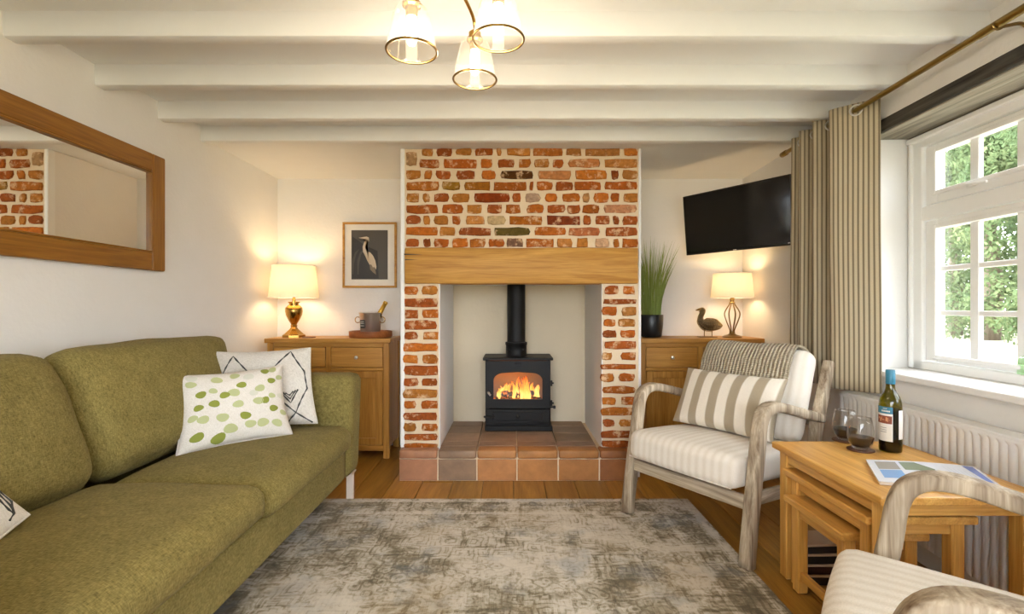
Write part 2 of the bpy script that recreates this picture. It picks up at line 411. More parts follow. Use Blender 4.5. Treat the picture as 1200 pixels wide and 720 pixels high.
def tag(o, label, cat, group=None):
    o['label'] = label; o['category'] = cat
    if group: o['group'] = group
    return o
def struct(o, label=None):
    o['kind'] = 'structure'
    if label: o['label'] = label
    return o
def plabel(o, label): o['label'] = label; return o
def light(name, loc, watts, col, size, parent=None):
    d = bpy.data.lights.new(name, 'POINT'); d.energy = watts; d.color = col; d.shadow_soft_size = size
    o = bpy.data.objects.new(name, d); C.objects.link(o); o.location = loc
    if parent is not None: o.parent = parent
    return o

# ================================================================== THE ROOM
XL = -1.87; YB = 3.95; YF = -1.45; ZC = 2.188
RW = Matrix.Translation((1.77, 2.2, 0)) @ Matrix.Rotation(-.04, 4, 'Z')     # frame of the window wall: x outward, y along
def rw(x, y, z): return RW @ Vector((x, y, z))
floor = struct(obj('floor', box(NB(), XL-.05, 2.0, YF, YB+.05, -.05, -.012, 0), 'dark'))
x = XL-.02; k = 0
while x < 1.98:
    y = YF-random.random()*1.2
    while y < YB:
        L = random.choice((1.3, 1.6, 1.9)); y1 = min(y+L, YB); y0 = max(y, YF)
        if y1-y0 > .05:
            t = random.uniform(.82, 1.12)
            p = obj('plank', box(NB(), .0015, .1885, .0015, y1-y0-.0015, -.012, 0, .002), 'plank', floor, color=(t, t*random.uniform(.96, 1.02), t*random.uniform(.9, 1.04), 1), loc=(x, y0, 0))
        y = y+L
    x += .19
ceil_o = struct(obj('ceiling', box(NB(), XL-.1, 2.15, YF, YB+.05, ZC, ZC+.1, 0), 'ceil'))
def beam(y0, y1, z0, parent=ceil_o):
    b = NB(); box(b, XL-.02, 1.70+.04*(y0-2.2)+.085, y0, y1, z0, ZC+.02, .010, 2)
    return obj('beam', b, 'ceil', parent, 30)
for y0 in (-1.08, -.68, -.28, .14, .56, .98, 1.40, 1.817, 2.218, 2.613): beam(y0, y0+.062, 2.095)
beam(2.972, 3.035, 2.098)
obj('dropped_panel', box(NB(), XL-.02, 1.90, 3.03, YB+.02, 2.122, ZC+.02, .002), 'ceil', ceil_o)
wl = struct(obj('wall_left', box(NB(), XL-.12, XL, YF-.1, YB+.1, -.05, ZC+.1, 0), 'wall'))
wb = struct(obj('wall_back', box(NB(), XL-.1, 2.1, YB, YB+.12, -.05, ZC+.1, 0), 'wall'))
b = NB(); FX0, FX1, FZ0, FZ1 = -1.35, 1.15, .45, 1.98      # unseen window added behind the camera to let in fill daylight
box(b, XL-.1, FX0, YF-.12, YF, -.05, ZC+.1, 0); box(b, FX1, 2.1, YF-.12, YF, -.05, ZC+.1, 0); box(b, FX0, FX1, YF-.12, YF, -.05, FZ0, 0); box(b, FX0, FX1, YF-.12, YF, FZ1, ZC+.1, 0)
wf = struct(obj('wall_front', b, 'wall'))
b = NB(); box(b, FX0, FX1, YF-.11, YF-.05, FZ0, FZ0+.06, .004); fill_win = struct(obj('window_added_fill', b, 'gloss'))
obj('frame_head', box(NB(), FX0, FX1, YF-.11, YF-.05, FZ1-.06, FZ1, .004), 'gloss', fill_win)
for k in range(4):
    xa = FX0+(FX1-FX0-.06)*k/3; obj('frame_stile', box(NB(), xa, xa+.06, YF-.11, YF-.05, FZ0+.055, FZ1-.055, .004), 'gloss', fill_win)
    if k < 3: obj('pane', box(NB(), xa+.055, xa+(FX1-FX0-.06)/3+.005, YF-.082, YF-.078, FZ0+.05, FZ1-.05, 0), 'glass', fill_win)
# window wall with its deep opening
WY0, WY1, WZ0, WZ1 = -1.36, .283, .775, 1.942
b = NB()
box(b, 0, .272, WY1, 1.85, -.05, ZC+.1, 0); box(b, 0, .272, -3.9, WY0, -.05, ZC+.1, 0)
box(b, 0, .272, WY0, WY1, -.05, WZ0, 0); box(b, 0, .272, WY0, WY1, 2.002, ZC+.1, 0)
wr = struct(obj('wall_right', b, 'wall', mtx=RW))
lin = struct(obj('trim_1', box(NB(), -.002, .271, WY0-.12, WY1+.01, WZ1, 2.002, .004), 'lintel', mtx=RW), 'dark weathered timber lintel over the window')
obj('lintel_lit_underside', box(NB(), .012, .262, WY0+.002, WY1-.002, WZ1-.005, WZ1+.01, .002), m_wood('weathered_lit_timber', srgb(112, 108, 98), srgb(176, 170, 156), 'Y', .85, 1.0, .2), lin, mtx=RW)  # added paler piece: weathered grey with the window's light put into its colour
sill = struct(obj('trim_2', box(NB(), -.03, .24, WY0, WY1+.0, .768, .797, .006, 2), 'gloss', mtx=RW), 'white painted window sill')
# skirting
def skirt(name, b, mtx=None): return struct(obj(name, b, 'gloss', mtx=mtx))
skirt('baseboard_left', box(NB(), XL, XL+.018, YF, YB, 0, .12, .004))
b = NB(); box(b, XL, -.70, YB-.018, YB, 0, .12, .004); box(b, .82, 1.84, YB-.018, YB, 0, .12, .004); skirt('baseboard_back', b)
skirt('baseboard_right', box(NB(), -.018, 0, -3.6, 1.73, 0, .12, .004), RW)

# ---- the window
win = struct(obj('window_1', box(NB(), .262, .30, WY0, WY1, .775, .80, 0), 'gloss', mtx=RW))
def wp(name, parent, *ext, mat='gloss', r=.004): return obj(name, box(NB(), *ext, r), mat, parent, mtx=RW)
fx0, fx1 = .205, .268
wp('frame_head', win, fx0, fx1, WY0, WY1, 1.872, 1.942); wp('frame_rail', win, fx0, fx1, WY0, WY1, .797, .838)
wp('transom', win, fx0, fx1, WY0+.08, .203, 1.515, 1.583)
wp('frame_jamb', win, fx0, fx1, .203, WY1, .797, 1.90); wp('frame_jamb', win, fx0, fx1, WY0, WY0+.08, .797, 1.90)
wp('mullion', win, fx0, fx1, -.60, -.53, .83, 1.88)
wp('head_moulding', win, .185, .21, WY0, WY1, 1.905, 1.930); wp('jamb_bead', win, .19, .21, .255, .275, .80, 1.905)
cols = [(.130, -.024), (-.070, -.234), (-.280, -.444)]
def sash(y_hi, y_lo, z0, z1, gy, gz):
    """one casement: stiles, rails, glazing bars and each pane"""
    b = NB(); d0, d1 = .218, .256
    gyh, gyl, gz0, gz1 = gy[0][0], gy[-1][1], gz[0][0], gz[-1][1]
    box(b, d0, d1, gyh, y_hi, z0, z1, .004); box(b, d0, d1, y_lo, gyl, z0, z1, .004)
    box(b, d0+.0005, d1, gyl, gyh, z0, gz0, .004); box(b, d0+.0005, d1, gyl, gyh, gz1, z1, .004)
    # stepped inner bead
    for (a, c_, e, f) in ((gyh-.001, gyh+.022, gz0-.02, gz1+.02), (gyl-.022, gyl+.001, gz0-.02, gz1+.02), (gyl, gyh, gz0-.02, gz0), (gyl, gyh, gz1, gz1+.02)):
        box(b, d0-.008, d0+.01, a, c_, e, f, .003)
    s = obj('sash', b, 'gloss', win, mtx=RW)
    for i in range(len(gy)-1): wp('glazing_bar', s, d0+.016, d1-.001, gy[i+1][0], gy[i][1], gz0-.003, gz1+.003)
    for i in range(len(gz)-1): wp('glazing_bar', s, d0+.018, d1-.002, gyl-.003, gyh+.003, gz[i][1], gz[i+1][0], r=.003)
    for (ya, yb) in gy:
        for (za, zb) in gz:
            obj('pane', box(NB(), .245, .248, yb-.004, ya+.004, za-.004, zb+.004, 0), 'glass', s, mtx=RW)
    return s
up = [(1.648, 1.828)]; low = [(.875, 1.060), (1.084, 1.268), (1.292, 1.468)]
sh = -.735
s1 = sash(.198, -.525, 1.588, 1.868, cols, up); s2 = sash(.198, -.525, .842, 1.511, cols, low)
cols2 = [(a+sh, b_+sh) for a, b_ in cols]
sash(-.605, -1.275, 1.588, 1.868, cols2, up); sash(-.605, -1.275, .842, 1.511, cols2, low)
b = NB(); box(b, .200, .214, -.085, -.035, 1.617, 1.632, .003); tube(b, [(.202, -.05, 1.625), (.186, -.06, 1.628), (.182, -.11, 1.622), (.186, -.16, 1.617)], [.006, .006, .007, .005], 8)
plabel(obj('handle', b, 'gloss', s1, 40, mtx=RW), 'white casement stay handle')

# ---- outdoors beyond the glass
b = NB(); box(b, 2.2, 40, -1.7, 40, .30, .45, 0); box(b, -30, 40, -30, -1.72, .05, .20, 0); lawn = struct(obj('lawn', b, 'lawn'))
def leafy(name, label, cx, cy, h, rx, ry, seed, nl=5200, group=None):
    rnd = random.Random(seed); t = thing(name, label, 'tree', (cx, cy, .45), 0, group)
    tr = NB(); tube(tr, spline([(0, 0, -.05), (.05, .02, h*.3), (-.03, .05, h*.6)], 4), [.14]*5+[.10]*4, 8)
    obj('trunk', tr, 'bark', t, True)
    vs = []; fs = []
    blobs = []
    for i in range(26):
        z = rnd.uniform(.05, 1)**.9*h; wr_ = math.sin(min(1, (z/h)*1.15+.28)*PI*.86)
        blobs.append((rnd.uniform(-1, 1)*rx*.62*wr_, rnd.uniform(-1, 1)*ry*.75*wr_, z, rnd.uniform(.35, .62)))
    for i in range(nl):
        bx_, by_, bz_, br = blobs[rnd.randrange(len(blobs))]
        d = Vector((rnd.gauss(0, 1), rnd.gauss(0, 1), rnd.gauss(0, 1))).normalized(); rr = br*rnd.uniform(.75, 1.08)
        p = Vector((bx_, by_, bz_))+d*rr
        if p.z < .02: continue
        s = rnd.uniform(.03, .062); a = Vector((rnd.gauss(0, 1), rnd.gauss(0, 1), rnd.gauss(0, 1))).normalized(); c_ = a.cross(d).normalized()
        a = (a*.8+Vector((0, 0, -.5))).normalized()
        k = len(vs); vs += [p-a*s, p+c_*s*.55, p+a*s, p-c_*s*.55]; fs.append((k, k+1, k+2, k+3))
    me = bpy.data.meshes.new('foliage'); me.from_pydata([tuple(v) for v in vs], [], fs); me.materials.append(MT['hedge'])
    f = bpy.data.objects.new('foliage', me); C.objects.link(f); f.parent = t; f['kind'] = 'stuff'
    return t
for i, (cx, cy, h) in enumerate(((8.6, 6.3, 4.0), (9.0, 8.0, 4.6), (9.4, 9.7, 4.4), (10.2, 11.4, 4.9), (8.4, 4.4, 4.2), (8.2, 2.4, 4.0), (11.2, 13.2, 4.8))):
    leafy('garden_tree', 'dense leafy green tree in the hedge beyond the window', cx, cy, h, 1.25, 1.45, 40+i, 15000, 'trees of the garden hedge')
for i, (cx, cy, h) in enumerate(((11.4, 10.6, 5.8), (11.2, 8.8, 5.6), (12.0, 12.6, 5.8))):
    leafy('garden_tree', 'tall pale green tree standing behind the garden hedge', cx, cy, h, 1.6, 1.7, 60+i, 13000, 'tall trees behind the hedge')

# ================================================================== CHIMNEY BREAST
YC = 3.20            # breast face
BX0, BX1 = at(470.5, 0, YC).x, at(750, 0, YC).x
OX0, OX1 = at(515.5, 0, YC).x, at(705, 0, YC).x
MZ0, MZ1 = at(0, 333, YC).z, at(0, 291, YC).z
HZ = .195            # hearth top
b = NB()
box(b, BX0, BX1, YC, YB, MZ0+.02, 2.13, 0); box(b, BX0, OX0, YC, YB, 0, MZ0+.02, 0); box(b, OX1, BX1, YC, YB, 0, MZ0+.02, 0)
breast = struct(obj('wall_chimney_breast', b, 'wall'))
b = NB(); box(b, BX0+.022, BX1-.012, YC-.006, YC+.01, MZ1-.01, 2.12, 0); box(b, BX0+.022, OX0-.006, YC-.006, YC+.01, HZ, MZ0+.03, 0); box(b, OX1+.006, BX1-.012, YC-.006, YC+.01, HZ, MZ0+.03, 0)
obj('mortar', b, 'mortar', breast)
b = NB(); box(b, BX0-.004, BX0+.022, YC-.014, YC+.04, HZ, 2.12, .004); obj('corner_bead', b, 'gloss', breast)
b = NB(); box(b, BX1-.012, BX1+.004, YC-.014, YC+.04, HZ, 2.12, .004); obj('corner_bead', b, 'gloss', breast)
BR = [srgb(*c) for c in ((178, 102, 40), (172, 94, 36), (186, 114, 46), (166, 90, 40), (180, 120, 54), (190, 110, 42), (156, 84, 40), (184, 126, 66))]
SP = {(3, 586): (92, 58, 24), (5, 556): (138, 62, 22), (7, 571): (214, 188, 142), (8, 579): (98, 84, 40), (9, 594): (122, 92, 74), (5, 615): (188, 160, 138), (1, 476): (186, 150, 108),
      (4, 518): (160, 118, 40), (4, 544): (168, 108, 36), (7, 641): (140, 66, 34), (6, 707): (196, 140, 104), (3, 631): (196, 134, 84), (8, 666): (172, 104, 66), (7, 597): (182, 108, 34), (5, 682): (196, 148, 96), (9, 697): (200, 164, 132), (2, 666): (196, 130, 78), (1, 624): (170, 104, 44)}
courses = [
 (1, 174.0, 183.3, [(494, 508), (512, 530), (534, 553), (557, 577.5), (582, 588), (594, 621), (624, 659.4), (663, 681), (685.6, 726), (730.6, 746.5)]),
 (1, 179, 194.5, [(476, 489.5)]),
 (2, 187, 197.3, [(492, 515.6), (520, 558.8), (563, 577.5), (583.8, 603), (607.5, 622), (625.6, 644), (647.5, 660), (665.6, 702.5), (708, 747)]),
 (3, 200.2, 210.8, [(476, 493.5), (497, 507), (511, 529), (535, 557), (564, 581.5), (586.5, 625), (630.6, 669), (673.8, 711), (715.6, 725), (729.4, 747)]),
 (4, 213.5, 223.7, [(476, 514.4), (518.5, 539.8), (544.4, 575), (578.5, 617), (619.8, 624.8), (628.8, 647.5), (651, 671), (673, 703.5), (708, 747)]),
 (5, 227, 237.4, [(477, 491.5), (495.4, 503.8), (508.5, 526), (530, 550.6), (556, 597), (600.6, 610.6), (615, 633.5), (638, 653), (658.5, 679.8), (682.5, 691), (695, 712.8), (715.6, 725.6), (730, 747)]),
 (6, 240.4, 250.4, [(476, 513.8), (517.8, 542.5), (547.5, 565), (571, 588.5), (592.5, 610), (617.5, 637), (641, 662), (664, 679.8), (682, 702), (707, 746)]),
 (7, 253.2, 263.8, [(476, 493.5), (496, 504.4), (508.8, 525.6), (530, 540), (546.5, 568), (571, 592.5), (597, 635.6), (641, 679.8), (682.8, 692.5), (697, 714.8), (717.5, 725.6), (729, 747)]),
 (8, 266.6, 276.6, [(475.6, 513), (515.6, 533.5), (538, 575.6), (578.8, 621), (626, 663), (666, 702.5), (709, 746.5)]),
 (9, 279.8, 290, [(475.6, 492), (495.6, 505), (508.5, 526), (530.6, 548.5), (550.6, 569), (573, 591), (594, 613), (616, 648.8), (653, 671), (675.6, 689), (697, 713.8), (718, 726), (728.8, 747)])]
q = .1389
lj = [((38, 110), [(80, 205), (235, 370)]), ((140, 215), [(85, 370)]), ((240, 312), [(95, 200), (238, 375)]), ((330, 405), [(90, 365)]), ((425, 490), [(90, 200), (245, 375)]), ((520, 592), [(75, 370)]), ((620, 692), [(75, 200), (235, 370)]),
      ((708, 790), [(80, 370)]), ((815, 880), [(75, 205), (235, 365)]), ((905, 985), [(75, 365)]), ((1005, 1072), [(85, 185), (230, 370)]), ((1100, 1170), [(75, 365)]), ((1195, 1265), [(80, 190), (230, 365)]), ((1280, 1338), [(88, 365)]), ((1362, 1400), [(80, 370)])]
rj = [((40, 107), [(130, 250), (285, 385)]), ((148, 192), [(120, 400)]), ((215, 287), [(110, 238), (275, 400)]), ((315, 382), [(120, 228), (245, 388)]), ((413, 472), [(115, 235), (265, 385)]), ((505, 572), [(130, 398)]), ((600, 662), [(110, 195), (268, 395)]),
      ((698, 745), [(100, 395)]), ((778, 845), [(95, 210), (250, 390)]), ((884, 946), [(110, 390)]), ((975, 1042), [(110, 225), (270, 385)]), ((1064, 1132), [(105, 390)]), ((1164, 1226), [(115, 215), (255, 390)]), ((1259, 1320), [(105, 390)]), ((1344, 1395), [(110, 390)])]
for (y0, y1), xs in lj: courses.append((20, 330+y0*q, 330+y1*q, [(462+a*q, 462+c_*q) for a, c_ in xs]))
for (y0, y1), xs in rj: courses.append((21, 330+y0*q, 330+y1*q, [(690+a*q, 690+c_*q) for a, c_ in xs]))
def brick(px0, px1, py0, py1, col):
    w = (px1-px0)/FPX*YC/2; h = (py1-py0)/FPX*YC/2
    c_ = at((px0+px1)/2, (py0+py1)/2, YC)
    rr = min(h, w)*random.uniform(.25, .7)
    base = [(-1, -1), (-.34, -1), (.3, -1), (1, -1), (1, 0), (1, 1), (.35, 1), (-.3, 1), (-1, 1), (-1, 0)]
    bm = NB(); lo, mid, hi = [], [], []
    for (sx, sz) in base:
        cr = abs(sx) == 1 and abs(sz) == 1
        x_ = sx*w-(math.copysign(rr*random.uniform(.2, .6), sx) if cr else 0)+random.uniform(-1, 1)*.0035
        z_ = sz*h-(math.copysign(rr*random.uniform(.1, .3), sz) if cr else 0)+random.uniform(-1, 1)*.0035
        pr = random.uniform(.004, .009)
        lo.append(bm.verts.new((x_*1.01, .012, z_*1.01))); mid.append(bm.verts.new((x_, -.007-pr*.3, z_))); hi.append(bm.verts.new((x_-math.copysign(.004, x_), -.009-pr, z_-math.copysign(.004, z_) if abs(z_) > .005 else z_)))
    n = len(base)
    for i in range(n):
        j = (i+1) % n
        bm.faces.new((lo[i], lo[j], mid[j], mid[i])); bm.faces.new((mid[i], mid[j], hi[j], hi[i]))
    bm.faces.new(hi)
    t = random.uniform(.72, 1.0)
    return obj('brick', bm, 'brick', breast, color=(col[0]*t, col[1]*t, col[2]*t, 1), loc=(c_.x, YC, c_.z))
for ci, y0, y1, xs in courses:
    for a, c_ in xs:
        col = random.choice(BR)
        for (k, xx), cc in SP.items():
            if k == ci and abs(a-xx) < 1.2: col = srgb(*cc)
        brick(a, c_, y0+random.uniform(-.4, .4), y1+random.uniform(-.4, .4), col)
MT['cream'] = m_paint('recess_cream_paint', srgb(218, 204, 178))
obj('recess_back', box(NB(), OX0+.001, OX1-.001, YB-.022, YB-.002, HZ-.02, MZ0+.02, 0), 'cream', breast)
# mantel beam
MX0, MX1 = at(474.5, 0, YC-.02).x, at(747.5, 0, YC-.02).x
b = NB(); box(b, MX0, MX1, YC-.035, YC+.12, MZ0, MZ1, .008, 2)
bmesh.ops.subdivide_edges(b, edges=[e for e in b.edges if e.calc_length() > .5], cuts=24, use_grid_fill=True)
for v in b.verts:
    v.co.z += .004*noise.noise(v.co*3.0+Vector((0, 0, 5))); v.co.y += .004*noise.noise(v.co*2.3)
mant = tag(obj('mantel_beam', b, 'mantel', None, 40), 'thick honey oak beam set in the brickwork above the stove', 'mantel')
b = NB()
for (xa, xb, za, hh) in ((.0, .115, -.040, .0055), (.005, .09, -.074, .004)):
    poly(b, [(MX0+xa-.001, YC-.0375, MZ1+za), (MX0+xb, YC-.0375, MZ1+za-.005), (MX0+xa-.001, YC-.0375, MZ1+za-hh-.002)], .004)
obj('crack', b, 'shadowy', mant)

# ---- hearth of quarry tiles
HY0 = 3.127; HX0, HX1 = at(467, 0, HY0).x, .80
b = NB(); box(b, HX0+.012, HX1-.01, HY0+.016, YB-.03, 0, HZ-.014, 0); box(b, HX0+.004, HX1-.004, HY0+.006, HY0+.02, 0, HZ-.05, 0)
hearth = tag(obj('hearth', b, 'mortar'), 'stepped terracotta quarry tile hearth under the stove', 'hearth')
TC = [(168, 120, 88), (142, 116, 92), (180, 126, 74), (176, 122, 66), (166, 114, 60), (152, 98, 54)]
xs = [HX0]+[at(p, 0, HY0).x for p in (513, 558.8, 605.8, 654.2, 702.5)]+[HX1]
for i in range(6):
    c_ = srgb(*TC[i]); xa, xb = xs[i]+.004, xs[i+1]-.004
    obj('riser_tile', box(NB(), xa, xb, HY0, HY0+.014, .002, .136, .004, 2), 'tile', hearth, color=c_)
    obj('nosing_tile', box(NB(), xa, xb, HY0-.012, HY0+.10, .142, HZ, .012, 3), 'tile', hearth, 40, color=srgb(*[v*.98+4 for v in TC[i]]))
rows = [(HY0+.106, HY0+.21), (HY0+.216, HY0+.42), (HY0+.428, HY0+.64), (HY0+.648, HY0+.80)]
for r_, (ya, yb) in enumerate(rows):
    for i in range(6):
        xa, xb = xs[i]+.004, xs[i+1]-.004
        if ya > YC-.02 or yb > YC-.02:
            if i == 0 or i == 5:
                if r_ == 0: yb2 = YC-.016
                else: continue
            else: yb2 = yb
            xa = max(xa, OX0+.002); xb = min(xb, OX1-.002)
            if i in (0, 5): xa, xb = xs[i]+.004, xs[i+1]-.004
            if yb2-ya < .01: continue
        else: yb2 = yb
        t = random.uniform(.86, 1.06); c0 = random.choice(((146, 120, 100), (138, 114, 90), (150, 122, 98), (134, 110, 92)))
        obj('hearth_tile', box(NB(), xa, xb, ya, min(yb2, YB-.03), HZ-.02, HZ+random.uniform(-.001, .001), .003, 2), 'tile', hearth, color=srgb(*[v*t for v in c0]))

# ================================================================== STOVE
sx = at(607, 0, 3.6).x; SY = 3.605
st = thing('wood_stove', 'black cast iron wood burning stove with flue on the hearth', 'stove', (sx, SY, HZ+.001))
SWd, SH, SD = .238, .535, .30
b = NB()
box(b, -SWd, -SWd+.015, .012, SD, .06, SH-.018, .003); box(b, SWd-.015, SWd, .012, SD, .06, SH-.018, .003)
box(b, -SWd+.01, SWd-.01, SD-.015, SD, .06, SH-.018, .002); box(b, -SWd+.01, SWd-.01, .012, SD, .16, .175, .002)
obj('body', b, 'black', st)
obj('top_plate', box(NB(), -SWd-.018, SWd+.018, -.012, SD+.01, SH-.02, SH, .005, 2), 'black', st)
# plinth with cut-out
b = NB(); box(b, -SWd-.004, SWd+.012, -.008, SD, 0, .038, .006, 2); box(b, -SWd, SWd, .02, SD, .03, .08, .003); obj('plinth', b, 'black', st)
b = NB(); box(b, -SWd+.004, SWd-.004, .0, .02, .052, .158, .006, 2); ash = obj('ash_door', b, 'black', st)
b = NB(); box(b, -SWd+.05, SWd-.06, -.006, .004, .075, .14, .006, 2); obj('panel', b, 'black', ash)
b = NB(); lathe(b, [(0, 0), (.013, 0), (.015, .010), (.010, .02), (0, .022)], 12, mtx=Matrix.Translation((0, -.006, .108)) @ Matrix.Rotation(PI/2, 4, 'X')); obj('knob', b, 'iron', ash, True)
b = NB(); box(b, -SWd-.012, -SWd+.07, -.012, .0, .098, .112, .004, 2); tube(b, [(-SWd+.0, -.02, .105), (-SWd+.05, -.022, .105)], [.009, .006], 8); obj('latch', b, 'iron', ash)
# door with arched window
wx0, wx1, wz0, wz1 = -.178, .178, .232, .424
inner = [(wx0, wz0), (0, wz0), (wx1, wz0), (wx1, .30), (wx1, wz1-.055)]
for k in range(1, 7):
    a = k/6*PI/2; inner.append((wx1-.075+.075*math.cos(a), wz1-.055+.055*math.sin(a)))
inner.append((0, wz1+.006))
for k in range(0, 7):
    a = PI/2+k/6*PI/2; inner.append((wx0+.075+.075*math.cos(a), wz1-.055+.055*math.sin(a)))
inner.append((wx0, .30))
b = NB(); plate_hole(b, inner, -SWd+.006, SWd-.006, .166, SH-.024, -.006, .014); door = obj('door', b, 'black', st)
obj('door_glass', box(NB(), wx0-.01, wx1+.01, .007, .010, wz0-.01, wz1+.012, 0), 'ovenglass', door)
b = NB(); box(b, -.022, .022, -.012, -.004, SH-.055, SH-.038, .003); obj('emblem', b, 'iron', door)
b = NB(); tube(b, spline([(-SWd+.028, -.008, .28), (-SWd+.022, -.03, .285), (-SWd+.04, -.038, .265)], 4), .007, 8); obj('handle', b, 'steel', door, True)
for z in (.35, .205):
    b = NB(); tube(b, [(SWd+.002, -.006, z-.02), (SWd+.002, -.006, z+.02)], .010, 10); tube(b, [(SWd, -.006, z), (SWd+.022, -.006, z)], .006, 8); obj('hinge', b, 'iron', st, 40)
b = NB(); tube(b, [(SWd-.01, .03, .168), (SWd+.03, .03, .168)], .006, 8); lathe(b, [(0, -.01), (.009, -.01), (.009, .01), (0, .01)], 10, (SWd+.03, .03, .168)); obj('air_lever', b, 'iron', st)
px_ = at(605, 0, 3.76).x-sx
fl = obj('flue_pipe', lathe(NB(), [(.069, 0), (.069, 1.02)], 28, (px_, .16, SH-.01)), 'black', st, 40)
b = NB(); lathe(b, [(.082, 0), (.084, .012), (.079, .02), (.079, .085), (.083, .09), (.083, .108), (.070, .112)], 28, (px_, .16, SH-.006)); obj('flue_collar', b, 'black', fl, 40)
for s in (-1, 1): obj('screw', lathe(NB(), [(0, 0), (.007, 0), (.005, .006), (0, .007)], 8, mtx=Matrix.Translation((px_+s*.05, .16-.062, SH+.05)) @ Matrix.Rotation(PI/2, 4, 'X')), 'iron', fl)
# firebox lining, logs and fire
b = NB(); box(b, -SWd+.02, SWd-.02, SD-.035, SD-.02, .18, SH-.03, .002); box(b, -SWd+.018, -SWd+.03, .03, SD-.03, .18, SH-.03, .002); box(b, SWd-.03, SWd-.018, .03, SD-.03, .18, SH-.03, .002)
plabel(obj('fire_brick_lining', b, m_plain('fire_brick', srgb(150, 120, 96), .9), st), 'pale fire brick lining inside the stove')
for i, (x_, y_, z_, rz, ln) in enumerate(((-.06, .10, .205, .25, .13), (.05, .14, .207, -.3, .14), (.0, .12, .252, .1, .12))):
    lg = NB(); pts = [(-ln+2*ln*k/6, .006*math.sin(k*2+i), .004*math.cos(k*3+i)) for k in range(7)]; tube(lg, pts, [.022, .028, .027, .029, .026, .028, .020], 9)
    o = obj('log', lg, 'ember', None, True, loc=(sx+x_, SY+y_, HZ+z_)); o.rotation_euler = (0, 0, rz)
    tag(o, ['charred glowing log lying at the front of the fire', 'charred glowing log lying at the rear of the fire', 'charred log resting across two others in the fire'][i], 'log', 'logs burning in the stove')
b = NB(); rnd = random.Random(3)
for i in range(30):
    x0 = rnd.uniform(-.16, .16); y0 = rnd.uniform(.06, .17); hgt = max(.02, .15-.62*abs(x0-.025))*rnd.uniform(.5, 1.1)+.03; w = rnd.uniform(.009, .021); ph = rnd.uniform(0, 6)
    pts = []; rs = []
    for k in range(9):
        t = k/8; pts.append((x0+.016*math.sin(ph+t*5)*t-.1*x0*t, y0+.01*math.cos(ph+t*4)*t, .225+hgt*t)); rs.append(max(.0008, w*(1-t)**.8*(.55+1.3*t)))
    tube(b, pts, rs, 7)
fire = obj('fire', b, 'flame', None, True, loc=(sx, SY, HZ)); tag(fire, 'orange flames licking behind the stove door glass', 'fire')
light('fire_glow', (sx, SY+.07, HZ+.32), FIRE, (1, .42, .10), .05)

# ================================================================== SIDEBOARDS
def sideboard(label, x0, width):
    fy = 3.585; d = YB-.022-fy; h = .872
    t = thing('sideboard', label, 'sideboard', (x0+width/2, fy, 0)); w = width/2
    obj('top', box(NB(), -w-.014, w+.014, -.016, d, h-.032, h, .005, 2), 'oak_X', t)
    for s in (-1, 1):
        xa, xb = (-w, -w+.045) if s < 0 else (w-.045, w)
        obj('leg', box(NB(), xa, xb, 0, .04, 0, h-.032, .004), 'oak_Z', t)
        obj('leg', box(NB(), xa, xb, d-.04, d, 0, h-.032, .004), 'oak_Z', t)
        xm = -w+.006 if s < 0 else w-.022
        obj('side_panel', box(NB(), xm, xm+.016, .03, d-.03, .075, h-.03, .002), 'oak_Z', t)
    obj('back_panel', box(NB(), -w+.03, w-.03, d-.02, d-.008, .075, h-.04, 0), 'oak_Z', t)
    obj('bottom_panel', box(NB(), -w+.03, w-.03, .02, d-.02, .075, .095, 0), 'oak_X', t)
    obj('bottom_rail', box(NB(), -w+.045, w-.045, .006, .03, .055, .095, .003), 'oak_X', t)
    obj('top_rail', box(NB(), -w+.045, w-.045, .006, .03, h-.062, h-.032, .003), 'oak_X', t)
    obj('middle_rail', box(NB(), -w+.045, w-.045, .006, .03, h-.235, h-.212, .003), 'oak_X', t)
    obj('centre_stile', box(NB(), -.018, .018, .004, .03, .095, h-.06, .003), 'oak_Z', t)
    for s in (-1, 1):
        xa, xb = (-w+.048, -.021) if s < 0 else (.021, w-.048); xm = (xa+xb)/2
        dr = obj('drawer', box(NB(), xa, xb, .002, .024, h-.209, h-.065, .004, 2), 'oak_X', t)
        kn = lambda: lathe(NB(), [(0, 0), (.006, 0), (.006, .010), (.013, .014), (.0135, .020), (.009, .024), (0, .025)], 14)
        k = obj('knob', kn(), 'steel', dr, True); k.location = (xm, .003, h-.137); k.rotation_euler = (PI/2, 0, 0)
        z0, z1 = .098, h-.238; sw = .05
        b = NB(); box(b, xa, xa+sw, .003, .024, z0, z1, .003); box(b, xb-sw, xb, .003, .024, z0, z1, .003)
        box(b, xa+sw-.001, xb-sw+.001, .0035, .024, z0, z0+sw, .003); box(b, xa+sw-.001, xb-sw+.001, .0035, .024, z1-sw, z1, .003)
        do = obj('door', b, 'oak_Z', t)
        obj('panel', box(NB(), xa+sw-.005, xb-sw+.005, .013, .02, z0+sw-.005, z1-sw+.005, 0), 'oak_Z', do)
        k = obj('knob', kn(), 'steel', do, True); k.location = (-.021*0+(xb-.025 if s < 0 else xa+.025), .004, z1-.06); k.rotation_euler = (PI/2, 0, 0)
    return t
SBZ = .872
sideboard('oak sideboard beside the far sofa arm, carrying the urn lamp and ice bucket', -1.775, .885)
sideboard('oak sideboard behind the striped armchair, carrying the potted grass and bird figure', .925, .885)

